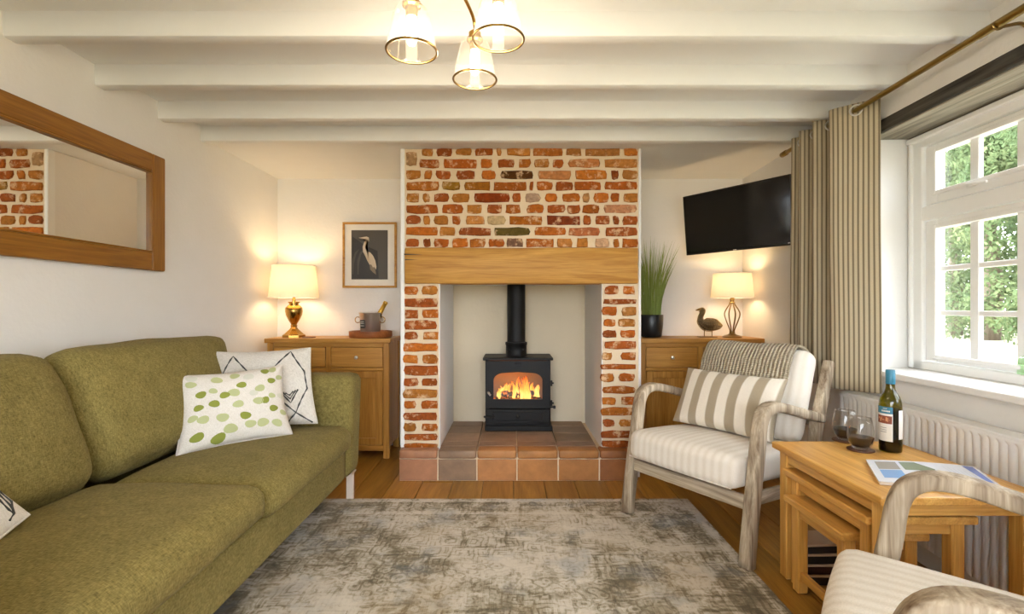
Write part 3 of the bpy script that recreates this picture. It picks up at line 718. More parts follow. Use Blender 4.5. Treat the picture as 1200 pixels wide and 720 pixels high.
# ---- left table lamp (brass urn)
lx, ly = at(344.5, 360, 3.73).x, 3.73
t = thing('table_lamp', 'brass urn table lamp with cream drum shade under the corner of the wall', 'lamp', (lx, ly, SBZ))
b = NB(); lathe(b, [(.086, 0), (.086, .018), (.074, .024), (.060, .036), (.032, .062), (.022, .078), (.026, .086), (.022, .096)], 8); obj('base', b, 'brass', t)
b = NB(); lathe(b, [(.020, .094), (.024, .105), (.040, .13), (.056, .165), (.062, .195), (.060, .222), (.046, .238), (.034, .246), (.034, .256), (.042, .262), (.042, .268), (.012, .272), (.010, .31), (0, .31)], 16); obj('urn_body', b, 'brass', t, 50)
def shade_mesh(r0, r1, z0, z1):
    b = NB(); n = 48
    lathe(b, [(r0, z0), (r1, z1)], n, caps=False)
    return b
obj('shade', shade_mesh(.178, .152, .298, .540), 'lampshade', t, True)
b = NB(); tube(b, [(.178*math.cos(a), .178*math.sin(a), .299) for a in [2*PI*k/48 for k in range(48)]], .003, 6, True); obj('bottom_trim', b, 'cloth_white', t, True)
b = NB(); tube(b, [(.152*math.cos(a), .152*math.sin(a), .539) for a in [2*PI*k/48 for k in range(48)]], .003, 6, True); obj('top_trim', b, 'cloth_white', t, True)
b = NB(); lathe(b, [(0, .31), (.013, .312), (.015, .335), (.028, .37), (.028, .39), (.015, .41), (0, .412)], 14); obj('bulb', b, 'bulb', t, True)
light('bulb_light', (0, 0, .43), TABLE_LAMP, (1, .72, .38), .05, t)
b = lathe(NB(), [(.047, 0), (.048, .003), (.047, .006)], 20); tag(obj('coaster', b, m_plain('coaster_brown', srgb(112, 60, 30), .5), None, 40, loc=(at(362, 0, 3.66).x, 3.66, SBZ+.001)), 'small round brown coaster next to the brass urn lamp', 'coaster')
# ---- right table lamp (wire cage)
lx2, ly2 = at(858, 360, 3.70).x, 3.70
t = thing('table_lamp', 'antique brass cage table lamp with tapered cream shade beside the bird figure', 'lamp', (lx2, ly2, SBZ))
b = NB(); lathe(b, [(.068, 0), (.070, .008), (.055, .016), (.030, .022), (.018, .034)], 24); obj('base', b, 'dbrass', t, 50)
b = NB()
for k in range(8):
    a = 2*PI*k/8; prof = [(.013, .03), (.018, .06), (.044, .125), (.057, .17), (.050, .20), (.022, .245), (.016, .26)]
    tube(b, spline([(r*math.cos(a), r*math.sin(a), z) for r, z in prof], 4), .0042, 6)
obj('cage', b, 'dbrass', t, True)
b = NB(); lathe(b, [(.020, .255), (.022, .262), (.015, .268), (.017, .285), (.012, .30), (.010, .33), (0, .33)], 16); lathe(b, [(.020, .030), (.020, .045), (0, .046)], 16); obj('collar', b, 'dbrass', t, 50)
obj('shade', shade_mesh(.152, .132, .295, .480), 'lampshade', t, True)
b = NB(); tube(b, [(.152*math.cos(a), .152*math.sin(a), .296) for a in [2*PI*k/48 for k in range(48)]], .003, 6, True); obj('bottom_trim', b, 'cloth_white', t, True)
b = NB(); tube(b, [(.132*math.cos(a), .132*math.sin(a), .479) for a in [2*PI*k/48 for k in range(48)]], .003, 6, True); obj('top_trim', b, 'cloth_white', t, True)
b = NB(); lathe(b, [(0, .33), (.013, .332), (.015, .35), (.026, .38), (.026, .40), (.015, .42), (0, .422)], 14); obj('bulb', b, 'bulb', t, True)
light('bulb_light', (0, 0, .40), TABLE_LAMP, (1, .72, .38), .05, t)

# ---- bird figure of woven metal
t = thing('bird_figure', 'woven dark metal duck figure standing on thin legs', 'figurine', (at(830, 0, 3.74).x, 3.74, SBZ))
pth = spline([(.105, 0, .088), (.075, 0, .088), (.03, 0, .095), (-.02, 0, .095), (-.055, 0, .115), (-.058, 0, .15), (-.045, 0, .185), (-.048, 0, .205), (-.062, 0, .212)], 4)
rad = [.004, .010, .017, .024, .030, .036, .042, .045, .048, .050, .051, .050, .047, .042, .036, .031, .027, .024, .021, .019, .018, .017, .0165, .0165, .018, .020, .021, .021, .020, .018, .014, .009, .004]
b = NB(); tube(b, pth, rad[:len(pth)], 10)
bmesh.ops.triangulate(b, faces=b.faces[:])
bd = obj('body', b, m_plain('woven_metal', srgb(164, 140, 100), .45, .5), t); md = bd.modifiers.new('wire', 'WIREFRAME'); md.thickness = .0055; md.use_even_offset = False
b = NB(); tube(b, pth, [r*.86 for r in rad[:len(pth)]], 10); obj('core', b, m_plain('dark_core', srgb(84, 68, 46), .6), bd, True)
b = NB(); tube(b, [(-.06, 0, .212), (-.078, 0, .207), (-.094, 0, .203)], [.010, .007, .003], 8); obj('beak', b, 'dbrass', bd, True)
for xx in (-.03, .028):
    b = NB(); tube(b, [(xx, 0, .06), (xx, 0, .004)], .003, 6); obj('leg', b, 'dbrass', t)
obj('base', box(NB(), -.075, .06, -.03, .03, 0, .006, .002), 'dbrass', t)

# ---- potted grass
t = thing('potted_grass', 'tall ornamental grass in a glossy black pot beside the chimney breast', 'plant', (at(763, 0, 3.76).x, 3.76, SBZ))
obj('pot', lathe(NB(), [(.068, 0), (.078, .01), (.088, .09), (.091, .165), (.088, .17), (.082, .166), (.080, .15), (0, .148)], 28), 'pot', t, 50)
rnd = random.Random(11); b = NB()
for i in range(230):
    a = rnd.uniform(0, 2*PI); r0 = .07*math.sqrt(rnd.random()); hgt = rnd.uniform(.30, .66); ln = rnd.uniform(.0, .13)*(hgt/.5)+r0*.6
    w = rnd.uniform(.0025, .0045); dx, dy = math.cos(a), math.sin(a); prev = None; fa = rnd.uniform(0, PI)
    for k in range(7):
        s = k/6; p = Vector((dx*(r0+ln*s**1.8), dy*(r0+ln*s**1.8), .14+hgt*(s-.06*s*s))); p.y = min(p.y, .165)
        ww = w*(1-s**2.2)+.0003; e = Vector((math.cos(fa), math.sin(fa), 0))*ww
        cur = (b.verts.new(p-e), b.verts.new(p+e))
        if prev: b.faces.new((prev[0], prev[1], cur[1], cur[0]))
        prev = cur
g = obj('grass_blades', b, 'grass', t, keepn=True); g['kind'] = 'stuff'

# ---- tray, ice bucket, champagne
tx, ty = at(434.5, 0, 3.74).x, 3.74
b = NB(); lathe(b, [(.152, 0), (.158, .006), (.158, .046), (.150, .048), (.146, .044), (.146, .016), (0, .014)], 36); tag(obj('tray', b, 'wicker', None, 50, loc=(tx, ty, SBZ+.0005)), 'round reddish wooden tray under the ice bucket', 'tray')
t = thing('ice_bucket', 'polished steel ice bucket with ring handles on the round tray', 'bucket', (tx, ty-.01, SBZ+.0165))
obj('bucket_body', lathe(NB(), [(.066, 0), (.070, .004), (.082, .16), (.087, .166), (.085, .170), (.079, .165), (.067, .008), (0, .006)], 32), 'steel', t, 50)
for s in (-1, 1):
    b = NB(); tube(b, [(s*(.092+.020*math.cos(a)), -.01, .115+.022*math.sin(a)) for a in [2*PI*k/18 for k in range(18)]], .0035, 6, True); obj('ring_handle', b, 'brass', t, True)
b = NB(); lathe(b, [(.0765, .055), (.0805, .115)], 10, caps=False, a0=PI+.65, a1=PI+1.35); lb = obj('label_band', b, 'dark', t, True)
b = NB()
for z in (.070, .088, .100): lathe(b, [(.0775+.067*(z-.055)+.0006, z), (.0775+.067*(z-.055)+.0009, z+.004)], 8, caps=False, a0=PI+.75, a1=PI+1.25)
obj('print', b, 'paper', lb)
bt = thing('champagne_bottle', 'champagne bottle with gold foil neck leaning in the ice bucket', 'bottle', (tx+.005, ty-.01, SBZ+.060)); bt.rotation_euler = (0, .50, 0)
obj('foil', lathe(NB(), [(.019, .125), (.017, .17), (.0155, .215), (.018, .218), (.018, .232), (.014, .238), (0, .239)], 16), m_plain('gold_foil', srgb(198, 158, 66), .3, .8), bt, 50)
obj('glass_body', lathe(NB(), [(.0, -.032), (.040, -.03), (.042, .02), (.034, .08), (.021, .13), (.018, .14)], 16), m_plain('dark_green_glass', srgb(28, 40, 22), .1), bt, True)

# ---- framed heron photograph
fx0_, fx1_ = at(402, 0, YB-.01).x, at(465, 0, YB-.01).x; fz0, fz1 = at(0, 337.5, YB).z, at(0, 261, YB).z
t = thing('picture_frame', 'framed photograph of a pale heron on the wall between lamp and brickwork', 'picture', ((fx0_+fx1_)/2, YB-.001, (fz0+fz1)/2)); w, h = (fx1_-fx0_)/2, (fz1-fz0)/2
b = NB(); fw = .016
box(b, -w, w, -.024, 0, h-fw, h, .002); box(b, -w, w, -.024, 0, -h, -h+fw, .002); box(b, -w, -w+fw, -.0235, 0, -h+fw, h-fw, .002); box(b, w-fw, w, -.0235, 0, -h+fw, h-fw, .002)
obj('frame', b, 'mantel', t)
obj('mount', box(NB(), -w+fw-.001, w-fw+.001, -.012, -.002, -h+fw-.001, h-fw+.001, 0), 'paper', t)
pw0, pw1 = -w+.068, w-.071; ph0, ph1 = -h+.066, h-.063
pr = obj('print', box(NB(), pw0, pw1, -.014, -.011, ph0, ph1, 0), 'painting', t)
def pp(u, v): return (pw0+(pw1-pw0)*u, -.0145, ph1-(ph1-ph0)*v)
b = NB(); poly(b, [pp(.03, .13), pp(.40, .32), pp(.72, .42), pp(.75, .98), pp(.02, .98)]); obj('print_boulder', b, 'shadowy', pr)
b = NB()
for off in (0, .14): poly(b, [pp(.02+off, .62), pp(.10+off, .45), pp(.22+off, .38), pp(.13+off, .50), pp(.07+off, .70), pp(.06+off, .9), pp(.03+off, .9)])
o_ = obj('print_texture', b, 'painting', pr); o_.location.y = -.0006
hr = [(.20, .155), (.36, .135), (.42, .130), (.48, .15), (.49, .22), (.44, .27), (.39, .30), (.38, .37), (.42, .43), (.52, .45), (.60, .52), (.66, .62), (.69, .74), (.68, .80), (.62, .74), (.60, .76), (.55, .70), (.50, .70), (.44, .62), (.38, .52), (.32, .44), (.31, .34), (.34, .27), (.41, .22), (.40, .185), (.35, .175)]
b = NB(); f_ = poly(b, [pp(u, v) for u, v in hr]); bmesh.ops.triangulate(b, faces=b.faces[:]); o_ = obj('print_heron', b, 'heron', pr); o_.location.y = -.0012
b = NB(); poly(b, [pp(.50, .70), pp(.60, .72), pp(.66, .80), pp(.68, .90), pp(.60, .86), pp(.52, .80)]); o_ = obj('print_tail', b, 'heron2', pr); o_.location.y = -.0009

# ---- mirror on the left wall
mz0, mz1, my1, my0 = 1.287, 1.887, 2.626, 1.26; fw = .092
t = thing('wall_mirror', 'long wall mirror in a wide honey oak frame above the sofa', 'mirror', (XL+.001, (my0+my1)/2, (mz0+mz1)/2)); w, h = (my1-my0)/2, (mz1-mz0)/2
for s in (-1, 1):
    obj('frame_stile', box(NB(), 0, .032, *sorted((s*w, s*(w-fw))), -h, h, .008, 2), 'mir_Z', t)
    obj('frame_rail', box(NB(), 0, .030, -w+fw, w-fw, *sorted((s*h, s*(h-fw))), .006, 2), 'mir_Y', t)
    obj('inner_bead', box(NB(), .012, .0325, *sorted((s*(w-fw), s*(w-fw-.008))), -h+fw, h-fw, .002), 'mir_Z', t)
    obj('inner_bead', box(NB(), .012, .0325, -w+fw, w-fw, *sorted((s*(h-fw), s*(h-fw-.008))), .002), 'mir_Y', t)
obj('glass', box(NB(), .006, .016, -w+fw-.004, w-fw+.004, -h+fw-.004, h-fw+.004, 0), 'mirror', t)

# ---- television on its corner bracket
pl, pr_ = at(802, 265, 3.69), at(928.5, 246, 3.05)
ctr = (pl+pr_)/2; dv = (pr_-pl); dv.z = 0; tw = dv.length/2; ang = math.atan2(dv.y, dv.x)
t = thing('television', 'flat black television on a swivel bracket high above the sideboard', 'television', ctr, ang); t.rotation_euler = (math.radians(6), 0, ang)
th = .218
obj('case', box(NB(), -tw, tw, 0, .028, -th, th, .005, 2), 'tvb', t)
obj('rear_housing', box(NB(), -tw*.6, tw*.6, .026, .06, -th*.7, th*.35, .01, 2), 'tvb', t)
obj('screen', box(NB(), -tw+.009, tw-.009, -.0015, .004, -th+.017, th-.009, .001), 'tv', t)
obj('chin_strip', box(NB(), -tw+.004, tw-.004, -.003, .004, -th+.002, -th+.012, .001), 'iron', t)
b = NB(); box(b, -.012, .012, -.004, -.002, -th+.004, -th+.010, 0); obj('logo_mark', b, 'steel', t)
b = NB(); box(b, tw-.035, tw-.022, -.0045, -.002, -th+.012, -th+.018, 0); obj('standby_mark', b, 'steel', t)
b = NB(); box(b, -.1, .1, .058, .068, -.1, .1, .003); tube(b, [(0, .065, 0), (.10, .18, 0), (.03, .30, 0)], .016, 8); box(b, -.03, .09, .29, .30, -.09, .09, .003); obj('bracket', b, 'iron', t)

# ================================================================== SOFA
sofa = thing('sofa', 'olive green two seat fabric sofa standing along the wall under the mirror', 'sofa', (-1.36, 1.80, 0))
SO = Vector((-1.36, 1.80, 0))
def sobj(name, bm, mat='sofa', smooth=True, parent=None):
    return obj(name, bm, mat, parent or sofa, smooth, mtx=Matrix.Translation(-SO))
YA, YM, YN = 2.70, 1.775, .86        # inner far arm, seat split, inner near arm
wav = lambda p, s, a: a*noise.noise(p*s)
b = NB(); rcube(b, (-1.372, (YA+YN)/2, .245), (.465, (YA-YN)/2+.02, .088), .02, 10); sobj('seat_base', b)
b = NB(); rcube(b, (-1.765, (YA+YN)/2, .48), (.075, (YA-YN)/2+.16, .32), .05, 12); sobj('back_frame', b)
def arm(y0, y1):
    b = NB()
    def fn(p, u):
        s = (u.z+1)/2
        return Vector((p.x+.02*s*max(0, u.x), p.y*(1-.05*(1-s)), p.z))
    rcube(b, (-1.365, (y0+y1)/2, .437), (.475, abs(y1-y0)/2, .288), .055, 14, fn)
    return sobj('arm', b)
arm(YA, YA+.205); arm(YN-.205, YN)
def seat_cushion(y0, y1, dz):
    b = NB(); sd = y0*7
    def fn(p, u):
        q = p.copy()
        cr = (1-u.x**2*.75)*(1-u.y**4)
        q.z += (.028 if u.z > 0 else 0)*cr*(1 if u.z > 0 else 0)
        q.x += .018*(1-u.y**2)*(1-u.z**2)*(1 if u.x > 0 else 0)
        return q+Vector((0, 0, wav(p+Vector((sd, 0, 0)), 4, .006)))
    rcube(b, (-1.178, (y0+y1)/2, .388+dz), (.314, (y1-y0)/2-.005, .068), .056, 18, fn)
    s = sobj('seat_cushion', b)
    return s
seat_cushion(YM, YA, 0); seat_cushion(YN, YM, .020)
def back_cushion(y0, y1, k):
    b = NB(); sd = Vector((k*3.1, k, 0)); R = Matrix.Translation((-1.612, (y0+y1)/2, .69)) @ Matrix.Rotation(-math.radians(22), 4, 'Y')
    def fn(p, u):
        bul = (1-u.y**2)**.7*(1-u.z**2)**.6
        q = p.copy()
        q.x += (.070 if u.x > 0 else .01)*bul*abs(u.x)
        q.y *= 1-.03*(u.z**2); q.z += .012*(1-u.y**2)*(1 if u.z > 0 else 0)
        if k == 1 and u.y > 0: q.y += .13*u.y**2*max(0, u.z+.1)
        q.z += wav(p+sd, 5, .008); q.x += wav(p*1.3+sd, 6, .008)
        return q
    rcube(b, (0, 0, 0), (.085, (y1-y0)/2-.004, .258), .075, 18, fn, R)
    return sobj('back_cushion', b)
back_cushion(YM, YA+.02, 1); back_cushion(YN-.02, YM, 2)
for (x_, y_) in ((-.925, 2.83), (-.925, .74), (-1.80, 2.83), (-1.80, .74)):
    b = NB(); box(b, x_-.02, x_+.02, y_-.012, y_+.012, .011 if x_ > -1.3 and y_ < 2.82 else 0, .16, .003); box(b, x_-.022, x_+.022, y_-.04, y_+.04, .150, .16, .002)
    sobj('leg', b, 'white_metal', False)

# ---- scatter cushions
class Pillow:
    def __init__(s, TL, TR, BR, BL, T, seed=0, pinch=.05, flip=False):
        s.c = [Vector(p) for p in (TL, TR, BR, BL)]; s.T = T; s.seed = seed; s.pinch = pinch
        n = (s.c[1]-s.c[3]).cross(s.c[0]-s.c[2]).normalized()
        mid = sum(s.c, Vector())/4
        if n.dot(Vector((0, 0, CAMZ))-mid) < 0: n = -n
        s.n = n; s.o = mid
        s.eu = ((s.c[1]-s.c[0])+(s.c[2]-s.c[3]))/4; s.ev = ((s.c[0]-s.c[3])+(s.c[1]-s.c[2]))/4
    def P(s, u, v, side=1, off=0.0):
        a, c_ = (u+1)/2, (v+1)/2
        p = s.c[3]*(1-a)*(1-c_)+s.c[2]*a*(1-c_)+s.c[0]*(1-a)*c_+s.c[1]*a*c_
        k = s.pinch
        p = p-s.eu*(u*k*2*(1-v*v))*.9-s.ev*(v*k*2*(1-u*u))*.9
        t = s.T/2*(max(0, 1-u*u)*max(0, 1-v*v))**.42
        w = .007*noise.noise(Vector((u*2.2+s.seed, v*2.2, s.seed*.7)))*(1-u*u)*(1-v*v)
        return p+s.n*(side*(t+off)+w)
    def mesh(s, N=22):
        b = NB(); g = {}
        f = lambda i: math.sin((2*i/N-1)*PI/2)
        for sd in (1, -1):
            for i in range(N+1):
                for j in range(N+1):
                    ed = i in (0, N) or j in (0, N)
                    if sd == -1 and ed: g[sd, i, j] = g[1, i, j]
                    else: g[sd, i, j] = b.verts.new(s.P(f(i), f(j), sd)-s.o)
        uv = b.loops.layers.uv.new('UVMap')
        for sd in (1, -1):
            for i in range(N):
                for j in range(N):
                    q = [(i, j), (i+1, j), (i+1, j+1), (i, j+1)]
                    fc = b.faces.new([g[sd, a, c_] for a, c_ in q])
                    for lp, (a, c_) in zip(fc.loops, q): lp[uv].uv = ((f(a)+1)/2, (f(c_)+1)/2)
        return b
    def piping(s, r=.004):
        pts = []
        for k in range(24): pts.append((-1+k/12, -1))
        for k in range(24): pts.append((1, -1+k/12))
        for k in range(24): pts.append((1-k/12, 1))
        for k in range(24): pts.append((-1, 1-k/12))
        b = NB(); tube(b, [s.P(u, v)-s.o for u, v in pts], r, 6, True); return b
    def line(s, pts, r=.003):
        b = NB()
        for seg in pts:
            pl_ = []
            for (u0, v0), (u1, v1) in zip(seg, seg[1:]):
                n = max(2, int(math.hypot(u1-u0, v1-v0)*9))
                pl_ += [s.P(u0+(u1-u0)*k/n, v0+(v1-v0)*k/n, 1, .0015)-s.o for k in range(n)]
            pl_.append(s.P(*seg[-1], 1, .0015)-s.o)
            tube(b, pl_, [r*(1+.35*(-1)**k) for k in range(len(pl_))], 5)
        return b
def pillow_thing(name, label, P, mat, pipe=True):
    t = thing(name, label, 'cushion', P.o)
    obj('cover', P.mesh(), mat, t, True)
    if pipe: obj('seam', P.piping(), mat, t, True)
    return t
# eucalyptus leaf cushion
P = Pillow(at(205, 441, 2.24), at(331, 428, 2.50), at(343, 510, 2.42), at(206, 536, 2.09), .17, 1)
t = pillow_thing('scatter_cushion', 'white cushion printed with green leaves in front of the dark stitched cushion', P, 'cloth_white')
LV = [(.12, .08, 3, .05), (.10, .17, 2, .05), (.33, .14, 2, .055), (.50, .10, 1, .05), (.63, .14, 3, .055), (.80, .08, 0, .045), (.88, .07, 1, .045), (.17, .33, 0, .05), (.28, .30, 1, .042), (.38, .38, 0, .05), (.47, .36, 1, .06), (.55, .26, 0, .05), (.73, .34, 2, .055), (.86, .24, 0, .045), (.95, .20, 1, .04), (.14, .50, 0, .045), (.28, .48, 0, .052), (.50, .53, 2, .055), (.70, .52, 1, .055), (.77, .52, 0, .05), (.85, .46, 2, .04), (.85, .64, 0, .048), (.95, .47, 3, .04), (.18, .66, 2, .055), (.35, .68, 2, .06), (.56, .70, 0, .055), (.60, .82, 1, .055), (.42, .84, 1, .065), (.72, .82, 2, .06), (.86, .84, 1, .055), (.14, .86, 0, .06), (.32, .93, 0, .065), (.95, .70, 2, .04), (.66, .40, 3, .045), (.09, .62, 1, .045)]
for i, (u, v, cidx, s) in enumerate(LV):
    uu, vv = u*2-1, 1-v*2; s *= 1.75; a0 = random.uniform(-.6, .6); b = NB(); ring = []
    cv = b.verts.new(P.P(uu, vv, 1, .0030-.00004*i)-P.o)
    for k in range(14):
        a = 2*PI*k/14; r_ = 1+.06*math.sin(3*a+i); x_, y_ = s*1.15*math.cos(a)*r_, s*.95*math.sin(a)*r_
        ring.append(b.verts.new(P.P(max(-.98, min(.98, uu+(x_*math.cos(a0)-y_*math.sin(a0)))), max(-.98, min(.98, vv+(x_*math.sin(a0)+y_*math.cos(a0))*1.1)), 1, .0030-.00004*i)-P.o))
    half = [b.verts.new(P.P(max(-.98, min(.98, uu+.55*s*1.15*(math.cos(2*PI*k/14)*math.cos(a0)-math.sin(2*PI*k/14)*math.sin(a0)))), max(-.98, min(.98, vv+.55*s*(math.cos(2*PI*k/14)*math.sin(a0)+math.sin(2*PI*k/14)*math.cos(a0)))), 1, .0030-.00004*i)-P.o) for k in range(14)]
    for k in range(14):
        j = (k+1) % 14; b.faces.new((cv, half[k], half[j])); b.faces.new((half[k], ring[k], ring[j], half[j]))
    obj('leaf_print', b, ('leaf1', 'leaf2', 'leaf2', 'leaf3')[cidx], t, True)
# dark stitched cushion
def stitched(name, label, P, pats):
    t = pillow_thing(name, label, P, 'cloth_oat')
    obj('stitching', P.line(pats, .0036), 'stitch', t, True)
    return t
P = Pillow(at(250, 413, 2.60), at(364, 408, 2.655), at(372, 496, 2.555), at(258, 508, 2.52), .15, 2, .035)
DI = [[(-.95, .15), (-.55, .88), (-.1, .25)], [(-.95, .15), (-.5, -.75), (-.1, .25)], [(.16, .30), (.62, .94), (.92, .35)], [(.05, .10), (.16, .30)], [(-.05, .25), (.66, -.72), (.95, -.1)], [(.92, .35), (.95, -.1)], [(.42, -.98), (.66, -.72), (.92, -.98)], [(-.05, .25), (.16, -.5), (.30, -.95)]]
DI += [[(.42+.05*k, -.16-.02*k), (.60, -.46+.10*k), (.78-.05*k, -.12-.02*k)] for k in range(3)]
stitched('scatter_cushion', 'oat linen cushion stitched with dark diamonds against the far sofa arm', P, DI)
P = Pillow(at(-118, 470, 1.42), at(34, 604, 1.36), at(-112, 742, 1.03), at(-270, 640, 1.12), .16, 3, .03)
t = pillow_thing('scatter_cushion', 'white cushion with thin dark leaf line drawing on the near seat', P, 'cloth_white')
cx = [[(.617, .933), (.806, .942), (.935, .82)], [(.668, .88), (.85, .87), (.935, .82)], [(.74, .806), (.88, .80), (.935, .82)], [(.935, .82), (.965, .70)], [(.30, .80), (.617, .933)], [(.35, .7), (.668, .88)], [(.45, .6), (.74, .806)]]
obj('line_drawing', P.line(cx, .0022), 'stitch', t, True)

# ================================================================== RUG
t = obj('rug', box(NB(), -1.15, 1.15, -.80, .80, 0, .009, .003), 'rug', None, loc=(-.15, 2.815-.80, .0012))
tag(t, 'large distressed cream and taupe patterned rug on the floor between sofa and armchairs', 'rug')

# ================================================================== ARMCHAIRS
def armchair(label, loc, rz, ext):
    t = thing('armchair', label, 'armchair', loc, rz, 'limed wood armchairs')
    HW = .334
    for s in (-1, 1):
        x_ = s*HW
        zf = -.0102*ext[(s+1)//2]; zr = -.0102
        pth = spline([(x_, .0, zf), (x_, .03, .2), (x_, .075, .45), (x_, .095, .575), (x_, .125, .628), (x_, .18, .648), (x_, .26, .640), (x_, .42, .600), (x_, .58, .558), (x_, .625, .548)], 5)
        n = len(pth); tl = [.060-.016*min(1, i/(n*.5)) for i in range(n)]; wl_ = [.054+.006*min(1, i/(n*.5)) for i in range(n)]
        b = NB(); sweep(b, pth, wl_, tl, Vector((1, 0, 0)), .4)
        obj('arm_and_front_leg', b, 'lime_Z', t, True)
        rp = spline([(x_*.985, .70, zr), (x_*.985, .625, .20), (x_*.985, .585, .38), (x_*.985, .60, .50), (x_*.985, .645, .60), (x_*.985, .735, .815)], 5)
        n = len(rp); b = NB(); sweep(b, rp, .044, [.048+.026*math.sin(PI*min(1, i/(n-1)*1.0)) for i in range(n)], Vector((1, 0, 0)), .35)
        obj('rear_leg', b, 'lime_Z', t, True)
        b = NB(); sweep(b, [(x_*.93, .03, .262), (x_*.93, .30, .245), (x_*.93, .60, .225)], .026, .055); obj('side_rail', b, 'lime_Y', t, 40)
    b = NB(); box(b, -HW+.018, HW-.018, .022, .048, .225, .285, .006, 2); obj('front_rail', b, 'lime_X', t)
    b = NB(); box(b, -HW+.018, HW-.018, .59, .615, .20, .255, .006, 2); obj('rear_rail', b, 'lime_X', t)
    b = NB(); box(b, -HW+.016, HW-.016, .625, .65, .50, .56, .006, 2); obj('back_rail', b, 'lime_X', t)
    R = Matrix.Translation((0, .275, .362)) @ Matrix.Rotation(-math.radians(3.5), 4, 'X')
    b = NB()
    def fn(p, u):
        q = p.copy(); q.z += .022*(1-u.x**2)*(1-u.y**2)*(1 if u.z > 0 else 0); q.y -= .012*(1-u.x**2)*(1 if u.y < 0 else 0); return q
    rcube(b, (0, 0, 0), (.300, .312, .074), .045, 14, fn, R); sc_ = obj('seat_cushion', b, 'seatcloth', t, True)
    b = NB(); fr = [(x_, y_) for x_, y_ in ((-.285, -.313), (.285, -.313))]
    tube(b, [R @ Vector((-.285, -.308, -.06)), R @ Vector((.285, -.308, -.06))], .004, 6); obj('piping', b, 'seatcloth', sc_, True)
    R2 = Matrix.Translation((.006, .592, .645)) @ Matrix.Rotation(-math.radians(20), 4, 'X')
    b = NB()
    def fn2(p, u):
        q = p.copy(); q.y -= .028*(1-u.x**2)*(1-u.z**2)*(1 if u.y < 0 else 0); return q
    rcube(b, (0, 0, 0), (.292, .060, .235), .055, 14, fn2, R2); obj('back_cushion', b, 'seatcloth', t, True)
    return t, R2
ch1, R2 = armchair('limed wood armchair with cream cushions, knitted throw over its back', (.797, 2.349, .0105), -math.atan2(.831, .555), (0, 0))
ch2, _ = armchair('limed wood armchair with bare cream seat cushion beside the nest of tables', (.742, 1.095, .0105), -(PI-math.atan2(.8, .6)), (0, 1))
def to_world(o, p): return Matrix.Translation(o.location) @ Matrix.Rotation(o.rotation_euler.z, 4, 'Z') @ Vector(p)
# knitted throw draped over the first chair's back
b = NB(); uvl = b.loops.layers.uv.new('UVMap')
prof = [(-.091, .045), (-.0925, .09), (-.0945, .13), (-.090, .165), (-.083, .20), (-.070, .228), (-.045, .245), (0, .249), (.045, .243), (.068, .225), (.076, .19), (.080, .10), (.082, -.02), (.083, -.12)]
prof = [(p.x, p.y) for p in spline([(a, c_, 0) for a, c_ in prof], 3)]
NX = 30; rows_ = []
for i in range(NX+1):
    u = i/NX; x_ = -.262+.497*u; row = []
    sag = .012*math.sin(u*9)+.006*noise.noise(Vector((u*6, 1, 2)))
    for j, (yy, zz) in enumerate(prof):
        e = max(0, abs(x_)-.235)/.06; dz = -.035*e**2 if zz > .1 else 0
        wob = .004*noise.noise(Vector((u*9, j*.35, 4)))
        ff = .006*(noise.noise(Vector((u*4, 9, 1)))) if j < 4 else 0
        k = -.006-.028*(1-(x_/.292)**2)*(1-min(1, (zz/.235)**2)) if yy < -.05 else 0
        row.append(R2 @ Vector((x_, yy+k+wob, zz+dz+ff+(sag*.3 if abs(yy) < .06 else 0))))
    rows_.append(row)
vv = [[b.verts.new(p) for p in r_] for r_ in rows_]
for i in range(NX):
    for j in range(len(prof)-1):
        f_ = b.faces.new((vv[i][j], vv[i+1][j], vv[i+1][j+1], vv[i][j+1]))
        for lp, (a, c_) in zip(f_.loops, ((i, j), (i+1, j), (i+1, j+1), (i, j+1))): lp[uvl].uv = (a/NX, c_/len(prof))
o = obj('knitted_throw', b, 'knit', None, True, loc=ch1.location); o.rotation_euler = ch1.rotation_euler
md = o.modifiers.new('solid', 'SOLIDIFY'); md.thickness = .010; md.offset = 0
tag(o, 'beige ribbed knitted throw draped over the back of an armchair', 'throw')
# striped lumbar cushion
P = Pillow(to_world(ch1, (-.275, .43, .745)), to_world(ch1, (.285, .43, .745)), to_world(ch1, (.275, .31, .455)), to_world(ch1, (-.285, .31, .455)), .15, 5, .03)
m = MT['taupe']
t = pillow_thing('lumbar_cushion', 'oblong cushion with broad taupe and cream stripes on the armchair seat', P, 'taupe', False)

# ================================================================== NEST OF TABLES
def nest_table(label, x0, x1, y0, y1, h, lw):
    t = thing('nesting_table', label, 'table', ((x0+x1)/2, (y0+y1)/2, 0), 0, 'nest of oak tables'); w, d = (x1-x0)/2, (y1-y0)/2; o_ = .022
    obj('tabletop', box(NB(), -w, w, -d, d, h-.026, h, .005, 2), 'toak_Y', t)
    for sx_ in (-1, 1):
        for sy in (-1, 1):
            xs_ = sorted((sx_*(w-o_), sx_*(w-o_-lw))); ys_ = sorted((sy*(d-o_), sy*(d-o_-lw)))
            obj('leg', box(NB(), *xs_, *ys_, 0, h-.026, .004), 'toak_Z', t)
    for sx_ in (-1, 1):
        xs_ = sorted((sx_*(w-o_-.006), sx_*(w-o_-.024)))
        obj('side_apron', box(NB(), *xs_, -d+o_+lw-.002, d-o_-lw+.002, h-.070, h-.026, .002), 'toak_Y', t) if sx_ < 0 or True else None
    ys_ = (d-o_-.024, d-o_-.006)
    obj('end_apron', box(NB(), -w+o_+lw, w-o_-lw, -d+o_+.006, -d+o_+.024, h-.066, h-.026, .002), 'toak_X', t)
    obj('end_apron', box(NB(), -w+o_+lw, w-o_-lw, *ys_, h-.066, h-.026, .002), 'toak_X', t)
    return t, w, d
